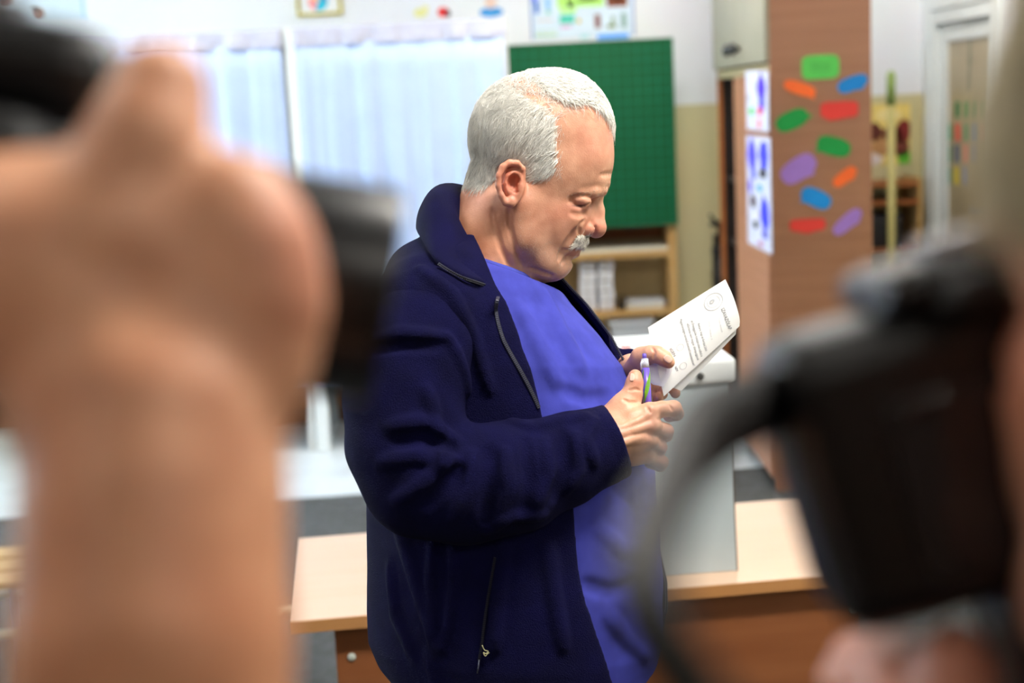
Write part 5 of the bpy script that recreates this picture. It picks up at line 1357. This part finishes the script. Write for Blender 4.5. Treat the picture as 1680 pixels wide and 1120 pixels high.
ring_on_page(1116, 569.5, 6.5, 5.2, .1, M_faint, 'choice_circle'); ring_on_page(1121, 600, 6.5, 5.2, .1, M_faint, 'choice_circle')
text_on_page('SZAVAZATSZÁMLÁLÓ BIZOTTSÁG', (1080, 552), (1088, 566), 1.2, M_faint) if False else None

pc = to_world(C(1061, 640, 140)[None])[0]
PEN = thing('pen', 'purple and green ballpoint pen with silver clip in the right hand', 'pen', pc); PO = np.array(PEN.location)
a, b = C(1057, 580, 132), C(1066, 700, 150)
def pen_pt(t): return a + (b - a) * t
M_pur = mat('pen_purple', (112, 88, 196), .3, .05); M_sil = mat('pen_silver', (206, 206, 222), .25, .03, metal=.3); M_grn = mat('pen_green', (110, 170, 40), .35, .1, 20)
def pseg(name, t0, t1, r0, r1, mt, parent=None): return obj(name, tube(to_world(np.array([pen_pt(t0), pen_pt((t0 + t1) / 2), pen_pt(t1)])), [1.2 * r0 * U, .6 * (r0 + r1) * U, 1.2 * r1 * U], 14), mt, parent or PEN, smooth=True, origin=PO)
pseg('clicker', 0, .07, 2.6, 2.8, M_pur); pseg('upper_cap', .07, .2, 4.6, 5.2, M_sil); br_ = pseg('barrel', .2, .97, 5.3, 5.0, M_pur); pseg('tip', .97, 1.06, 4.5, 1.5, M_sil)
ax = (b - a) / np.linalg.norm(b - a); e1 = np.cross(ax, [0, 0, 1]); e1 /= np.linalg.norm(e1); e2 = np.cross(ax, e1)
for ph in (0.0, 2.2, 4.2):
    V, F = [], []
    for i in range(13):
        t = .22 + .055 * i * .7; an = ph + i * .22 + 1.0; w = .5 * math.sin(math.pi * i / 12) + .05
        for s in (-1, 0, 1):
            q = pen_pt(t); A = an + s * w; V.append(q + 6.6 * (math.cos(A) * e1 + math.sin(A) * e2))
    for i in range(12):
        for s in (0, 1): F.append([i * 3 + s, i * 3 + s + 1, (i + 1) * 3 + s + 1, (i + 1) * 3 + s])
    obj('leaf_print', (to_world(np.array(V)), F), M_grn, br_, smooth=True, origin=PO)
cl = [pen_pt(.09) + np.array([-4, 0, 3]), pen_pt(.14) + np.array([-6.5, 0, 4]), pen_pt(.22) + np.array([-6.5, 0, 4])]
obj('clip', tube(to_world(np.array(cl)), 1.6 * U, 8), M_sil, PEN, smooth=True, origin=PO)

# ================================================================== the two photographers close to the lens
def K(px, py, d): return np.array([(px - 840) / FPX * d, (560 - py) / FPX * d, -d])        # mm in camera space, d = distance in mm
def k_world(V): return (np.asarray(V, float) / 1000.0) @ RC.T + OC
def kchain(f, pts, k=8, mode='add'): f.chain([(*K(a, b, d), r) for a, b, d, r in pts], k, mode)
M_skin2 = skin_mat('photographer_skin', (1, 1, 1), .45)
M_cam = mat('camera_black', (16, 16, 18), .32, .06, 40, bump=.05, bscale=300)
M_rub = mat('camera_rubber', (11, 11, 12), .6, .06, 40, bump=.2, bscale=500)
M_ring = mat('lens_ring_grey', (150, 152, 158), .3, .03, metal=.5)
M_glassl = mat('lens_glass', (26, 22, 44), .05, .02, coat=1.0)
M_sweat = mat('grey_sweater', (64, 66, 74), .9, .08, 30, bump=.3, bscale=300)
M_sweat2 = mat('black_jacket_cloth', (24, 25, 30), .9, .08, 30, bump=.3, bscale=300)
def world_dir(a): a = np.asarray(a, float); return a / np.linalg.norm(a)
def place_head(name_parent, centre, face, scale, fringe, pitch=18.0, n_hair=9000, seed=40):
    """a generic head from the same sculpt, turned level and facing the world direction 'face'"""
    c0 = C(880, 290, 0); a = math.radians(pitch)
    face = world_dir([face[0], face[1], 0]); up = np.array([0, 0, 1.0]); right = np.cross(face, up)
    def tr(V):
        q = (np.asarray(V) - c0) * U * scale
        x, y = q[:, 0] * math.cos(a) - q[:, 1] * math.sin(a), q[:, 0] * math.sin(a) + q[:, 1] * math.cos(a)
        return np.asarray(centre) + x[:, None] * face + y[:, None] * up + q[:, 2][:, None] * right
    r = np.random.default_rng(seed)
    full = lambda c: (lambda x, y: in_poly(x, y, SIDE_POLY + []) | ((y < (286 if fringe else 190)) & (x < (1010 if fringe else 985)) ))(*px_of(c)) & ~((np.abs(c[:, 2]) > 90) & (px_of(c)[0] > 804) & (px_of(c)[0] < 872) & (px_of(c)[1] > 255))
    p, n = pick(HV, HQ, full, n_hair, seed)
    d = tangent(np.stack([np.full(len(p), -.5), np.full(len(p), -.6), np.zeros(len(p))], 1) + r.normal(0, .25, (len(p), 3)), n)
    V, Q, per = strands(p, d, n, r.uniform(24, 40, len(p)), r.uniform(.15, .4, len(p)), .2, r.uniform(.5, .9, len(p)), 4, 0, seed + 1)
    return tr, (V, Q, per)

# ---------------------------------------------------------------- left photographer: raised forearm and hand on a lens
f = Field(K(-330, 1500, 395) - [0, 0, 60], K(640, 0, 395) + [0, 0, 110], 1.9)
kchain(f, [(262, 1650, 352, 38), (255, 1350, 358, 36), (250, 1050, 366, 33.5), (252, 850, 374, 32), (262, 700, 380, 33)], 12)
f.ell(K(250, 500, 388), (38, 44, 21), 14)
f.ell(K(110, 430, 390), (34, 28, 20), 18)
kchain(f, [(150, 620, 384, 24), (60, 450, 388, 25), (-90, 380, 396, 22), (-200, 330, 410, 18)], 16)
kchain(f, [(190, 380, 384, 20), (240, 240, 386, 15.5), (262, 150, 390, 13.5)], 7)
for pts in ([(300, 420, 388, 17), (388, 352, 388, 14), (395, 335, 412, 11), (350, 300, 440, 10)], [(330, 480, 386, 18), (420, 432, 386, 15), (430, 410, 414, 11), (400, 380, 446, 10)],
            [(330, 560, 385, 18), (425, 515, 386, 15), (432, 495, 416, 11), (405, 470, 448, 10)], [(320, 640, 384, 18), (405, 605, 385, 14), (415, 590, 412, 10.5), (390, 570, 440, 9.5)]): kchain(f, pts, 10)
lhv, lhq = f.mesh(2)
tor_c = np.array([-.50, .16])
sho = np.array([-.33, .20, 1.38]); elb = k_world(K(268, 1850, 350)[None])[0]
PL = thing('person', 'photographer raising a bare forearm and hand around a camera lens', 'person', (tor_c[0], tor_c[1], .012))
PLO = np.array(PL.location)
trh, hs = place_head('x', (-.41, .30, 1.66), (1, .25), .96, False, 20, 7000, 41)
headv = trh(HV)
BVl = np.vstack([k_world(lhv), headv]); BQl = np.vstack([lhq, HQ + len(lhv)])
b = obj('body', (BVl, BQl), M_skin2, PL, smooth=True, origin=PLO)
x, y = (lhv[:, 0] / -lhv[:, 2]) * FPX + 840, 560 - (lhv[:, 1] / -lhv[:, 2]) * FPX
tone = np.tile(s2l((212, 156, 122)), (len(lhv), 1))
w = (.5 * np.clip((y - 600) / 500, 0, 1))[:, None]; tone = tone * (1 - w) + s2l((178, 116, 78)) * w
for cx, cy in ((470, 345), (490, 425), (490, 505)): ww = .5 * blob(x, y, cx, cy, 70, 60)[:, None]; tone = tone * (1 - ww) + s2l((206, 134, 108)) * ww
hc = head_colour(HV) * np.array([1, 1, 1.0])
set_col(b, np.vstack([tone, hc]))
def person_cloth(parent, po, centre, fw_, m_top, m_leg, arms, hgt=1.46, neck=None):
    """torso, trousers and shoes of a standing figure, in world metres; arms: lists of (point, radius)"""
    cx, cy = centre; fw_ = world_dir([*fw_, 0]); lt_ = np.cross([0, 0, 1.0], fw_)
    G = lambda a, b_, z: fw_ * a + lt_ * b_ + np.array([0, 0, z])
    t = Field((-.5, -.5, .75), (.5, .5, hgt + .16), .013)
    nk_ = None if neck is None else np.asarray(neck) - [cx, cy, 0]
    for s in (-1, 1): t.chain([(*G(0, .10 * s, .92), .125), (*G(.01, .09 * s, 1.15), .125), (*G(0, .10 * s, hgt - .16), .115), (*G(0, .16 * s, hgt - .07), .07)], .06)
    t.chain([(*G(.0, 0, hgt - .1), .075), (*(nk_ if neck is not None else G(.02, 0, hgt - .02)), .066)], .05)
    for arm in arms: t.chain([(*(np.asarray(p) - [cx, cy, 0]), r) for p, r in arm], .035)
    v, q = t.mesh(2); obj('sweater', (v + [cx, cy, 0], q), m_top, parent, smooth=True, origin=po)
    l = Field((-.36, -.36, .05), (.36, .36, 1.0), .014)
    for s in (-1, 1): l.chain([(*G(0, .08 * s, .88), .11), (*G(.01, .1 * s, .5), .08), (*G(0, .1 * s, .1), .07)], .04)
    v, q = l.mesh(2); obj('trousers', (v + [cx, cy, 0], q), m_leg, parent, smooth=True, origin=po)
    for s in (-1, 1):
        h_ = Field((-.4, -.4, -.01), (.4, .4, .18), .01)
        h_.chain([(*G(-.06, .1 * s, .05), .04), (*G(.15, .11 * s, .045), .036)], .02); h_.cone(G(-.03, .1 * s, .06), G(-.02, .1 * s, .12), .042, .042, .02)
        X, Y, Z = h_.grid((slice(None),) * 3); h_.F = np.maximum(h_.F, .013 - Z).astype(np.float32)
        v, q = h_.mesh(1); obj('shoe', (v + [cx, cy, 0], q), M_shoe, parent, smooth=True, origin=po)
person_cloth(PL, PLO, tor_c, (.8, .6), M_sweat, M_trs, [[(sho, .07), (elb * .5 + sho * .5 + [-.02, -.02, -.03], .06), (elb, .052), (k_world(K(264, 1560, 354)[None])[0], .045)]], neck=trh(C(790, 475, 0)[None])[0])
def add_hair(parent, po, trf, hs_, m):
    V, Q, per = hs_
    o = obj('hair', (trf(V), Q), m, parent, smooth=True, origin=po)
    set_col(o, np.repeat(np.clip(np.random.default_rng(3).normal(.9, .15, len(V) // per), .4, 1.1), per)[:, None] * np.ones(3)); o['kind'] = 'stuff'
add_hair(PL, PLO, trh, hs, hair_mat('brown_hair', (70, 50, 36)))

def camera_thing(label, body_c, look, up_hint, lens_pts, prof, hoodlen, grip=False, tone_=M_cam, ph=.066):
    """DSLR: body, prism, grip, lens barrel with rings and hood. look = unit vector of the lens axis"""
    look = world_dir(look); right = world_dir(np.cross(look, up_hint)); up = np.cross(right, look)
    R = np.stack([right, look, up], 1)
    t = thing('camera', label, 'camera', body_c); t['dummy'] = 0; del t['dummy']
    B = lambda *a: xform(box(*a), R)
    obj('camera_body', B(-.066, .066, -.03, .03, -.052, .038), tone_, t, bevel=.012, bevseg=3)
    obj('prism_housing', B(-.03, .03, -.034, .036, .036, ph), tone_, t, bevel=.012, bevseg=3)
    obj('hand_grip', B(.036, .07, .02, .052, -.05, .036), M_rub, t, bevel=.012, bevseg=3)
    obj('eyecup', B(-.018, .018, -.044, -.03, .032, ph - .006), M_rub, t, bevel=.006)
    obj('rear_screen', B(-.04, .034, -.0315, -.0295, -.04, .014), mat('dark_screen', (20, 22, 30), .1, .02, coat=.5), t, bevel=.001)
    obj('hot_shoe', B(-.011, .011, -.02, .005, ph, ph + .004), M_ring, t)
    for xx in (.05,): obj('dial', xform(lathe([(.012, 0), (.012, .008), (.008, .01)], 18, (0, 0, 1), (xx, -.008, .038)), R), M_cam, t, smooth=False)
    if grip: obj('battery_grip', B(-.02, .066, -.026, .03, -.105, -.052), tone_, t, bevel=.012, bevseg=3)
    prev = .03
    for nm, segs, mm in prof:
        o = obj(nm, xform(lathe(segs, 40, (0, 1, 0)), R), mm, t, smooth=False)
        o.modifiers.new('bev', 'BEVEL').width = .0012
        for p in o.data.polygons: p.use_smooth = len(p.vertices) == 4
    return t
# its lens runs from the top left behind the hand to the hood right of the knuckles
A_, B2 = k_world(K(-40, 366, 446)[None])[0], k_world(K(632, 486, 466)[None])[0]
ax_ = world_dir(B2 - A_); Ln = float(np.linalg.norm(B2 - A_))
prof = [('lens_barrel', [(.031, .03), (.033, .035), (.033, .075), (.0345, .08), (.0345, Ln - .055), (.032, Ln - .05), (.032, Ln - .045)], M_cam),
        ('focus_ring', [(.0352, .055), (.0362, .057), (.0362, .09), (.0352, .092)], M_rub),
        ('hood_glint_ring', [(.0348, Ln - .062), (.0356, Ln - .061), (.0356, Ln - .054), (.0348, Ln - .053)], M_ring),  # pale ring added for the highlight band beside the hood
        ('front_glass', [(.029, Ln - .05), (.029, Ln - .044), (.02, Ln - .040), (.004, Ln - .0385)], M_glassl),
        ('lens_hood', [(.0335, Ln - .052), (.0345, Ln - .05), (.0355, Ln - .002), (.0355, Ln), (.034, Ln), (.0325, Ln - .046)], M_cam)]
CL = camera_thing('black camera with a hooded lens held in the raised hand', A_ - ax_ * .0, ax_, (0, 0, 1), None, prof, .05)

# ---------------------------------------------------------------- right photographer: face behind a black camera
face_dir = np.array([-.30, .95])
cR = k_world(K(1632, 664, 432)[None])[0]
lookR = world_dir([.02, .99, -.13])
profR = [('lens_barrel', [(.031, .03), (.034, .036), (.034, .082), (.032, .086), (.032, .09)], M_cam),
         ('focus_ring', [(.0342, .046), (.0355, .048), (.0355, .07), (.0342, .072)], M_rub),
         ('front_glass', [(.029, .086), (.029, .092), (.02, .096), (.004, .0975)], M_glassl)]
CR = camera_thing('black camera held up at the right edge before a photographer\'s face', cR, lookR, (-.24, 0, .97), None, profR, .05, True, M_cam, .05)
# its strap hangs in a loop
st_ = [(1275, 650, 440), (1235, 668, 400), (1180, 692, 350), (1132, 735, 300), (1085, 830, 258), (1052, 930, 234), (1066, 1020, 228), (1112, 1100, 232), (1195, 1200, 250), (1330, 1320, 300), (1480, 1400, 380)]
P = catmull(k_world(np.array([K(*p) for p in st_])), 60)
V, F = [], []
for i, p in enumerate(P):
    d = P[min(i + 1, 59)] - P[max(i - 1, 0)]; d /= np.linalg.norm(d); vw = p - OC; vw /= np.linalg.norm(vw)
    s_ = np.cross(d, vw); s_ /= np.linalg.norm(s_); n_ = np.cross(s_, d)
    wd = s_ * .92 + n_ * .39; wd /= np.linalg.norm(wd)
    hw = .0105 if i < 14 else max(.0058, .0105 - (i - 14) * .0006)
    V += [p - wd * hw, p + wd * hw]
for i in range(59): F.append([2 * i, 2 * i + 1, 2 * i + 3, 2 * i + 2])
so = obj('strap', (np.array(V), F), M_rub, CR, smooth=True, origin=np.array(CR.location)); so.modifiers.new('thick', 'SOLIDIFY').thickness = .0018
hc_ = k_world(K(2170, 450, 352)[None])[0]
tc_ = np.array([hc_[0] + .06, hc_[1] - .08])
PR = thing('person', 'photographer with pale hair whose cheek fills the right edge', 'person', (tc_[0], tc_[1], .012)); PRO = np.array(PR.location)
trr, hs2 = place_head('y', hc_, face_dir, 1.0, True, 20, 15000, 51)
g = Field(K(1180, 1420, 430) - [0, 0, 60], K(1680, 940, 430) + [0, 0, 60], 2.2)
kchain(g, [(1620, 1450, 420, 25), (1560, 1280, 428, 24), (1510, 1190, 432, 20)], 10)
for dx, dd in ((0, 0), (-34, 12), (-62, 26), (-84, 40)): kchain(g, [(1510 + dx * .4, 1190, 430 + dd, 12), (1480 + dx, 1120, 436 + dd, 9.5), (1485 + dx, 1075, 446 + dd, 8)], 5)
kchain(g, [(1550, 1210, 420, 14), (1570, 1120, 416, 11), (1565, 1070, 420, 9)], 6)
gv, gq = g.mesh(2)
b = obj('body', (np.vstack([trr(HV), k_world(gv)]), np.vstack([HQ, gq + len(HV)])), M_skin2, PR, smooth=True, origin=PRO)
set_col(b, np.vstack([head_colour(HV) * np.array([1.0, .95, .93]), np.tile(s2l((224, 160, 136)), (len(gv), 1))]))
add_hair(PR, PRO, trr, hs2, hair_mat('ash_blond_hair', (236, 226, 196)))
sh2 = np.array([tc_[0] - .10, tc_[1] + .13, 1.36]); wr = k_world(K(1575, 1440, 418)[None])[0]
person_cloth(PR, PRO, tc_, face_dir, M_sweat2, M_trs, [[(sh2, .07), (sh2 * .5 + wr * .5 + [.0, .0, -.12], .055), (wr, .042)]], hgt=1.44, neck=trr(C(790, 475, 0)[None])[0])
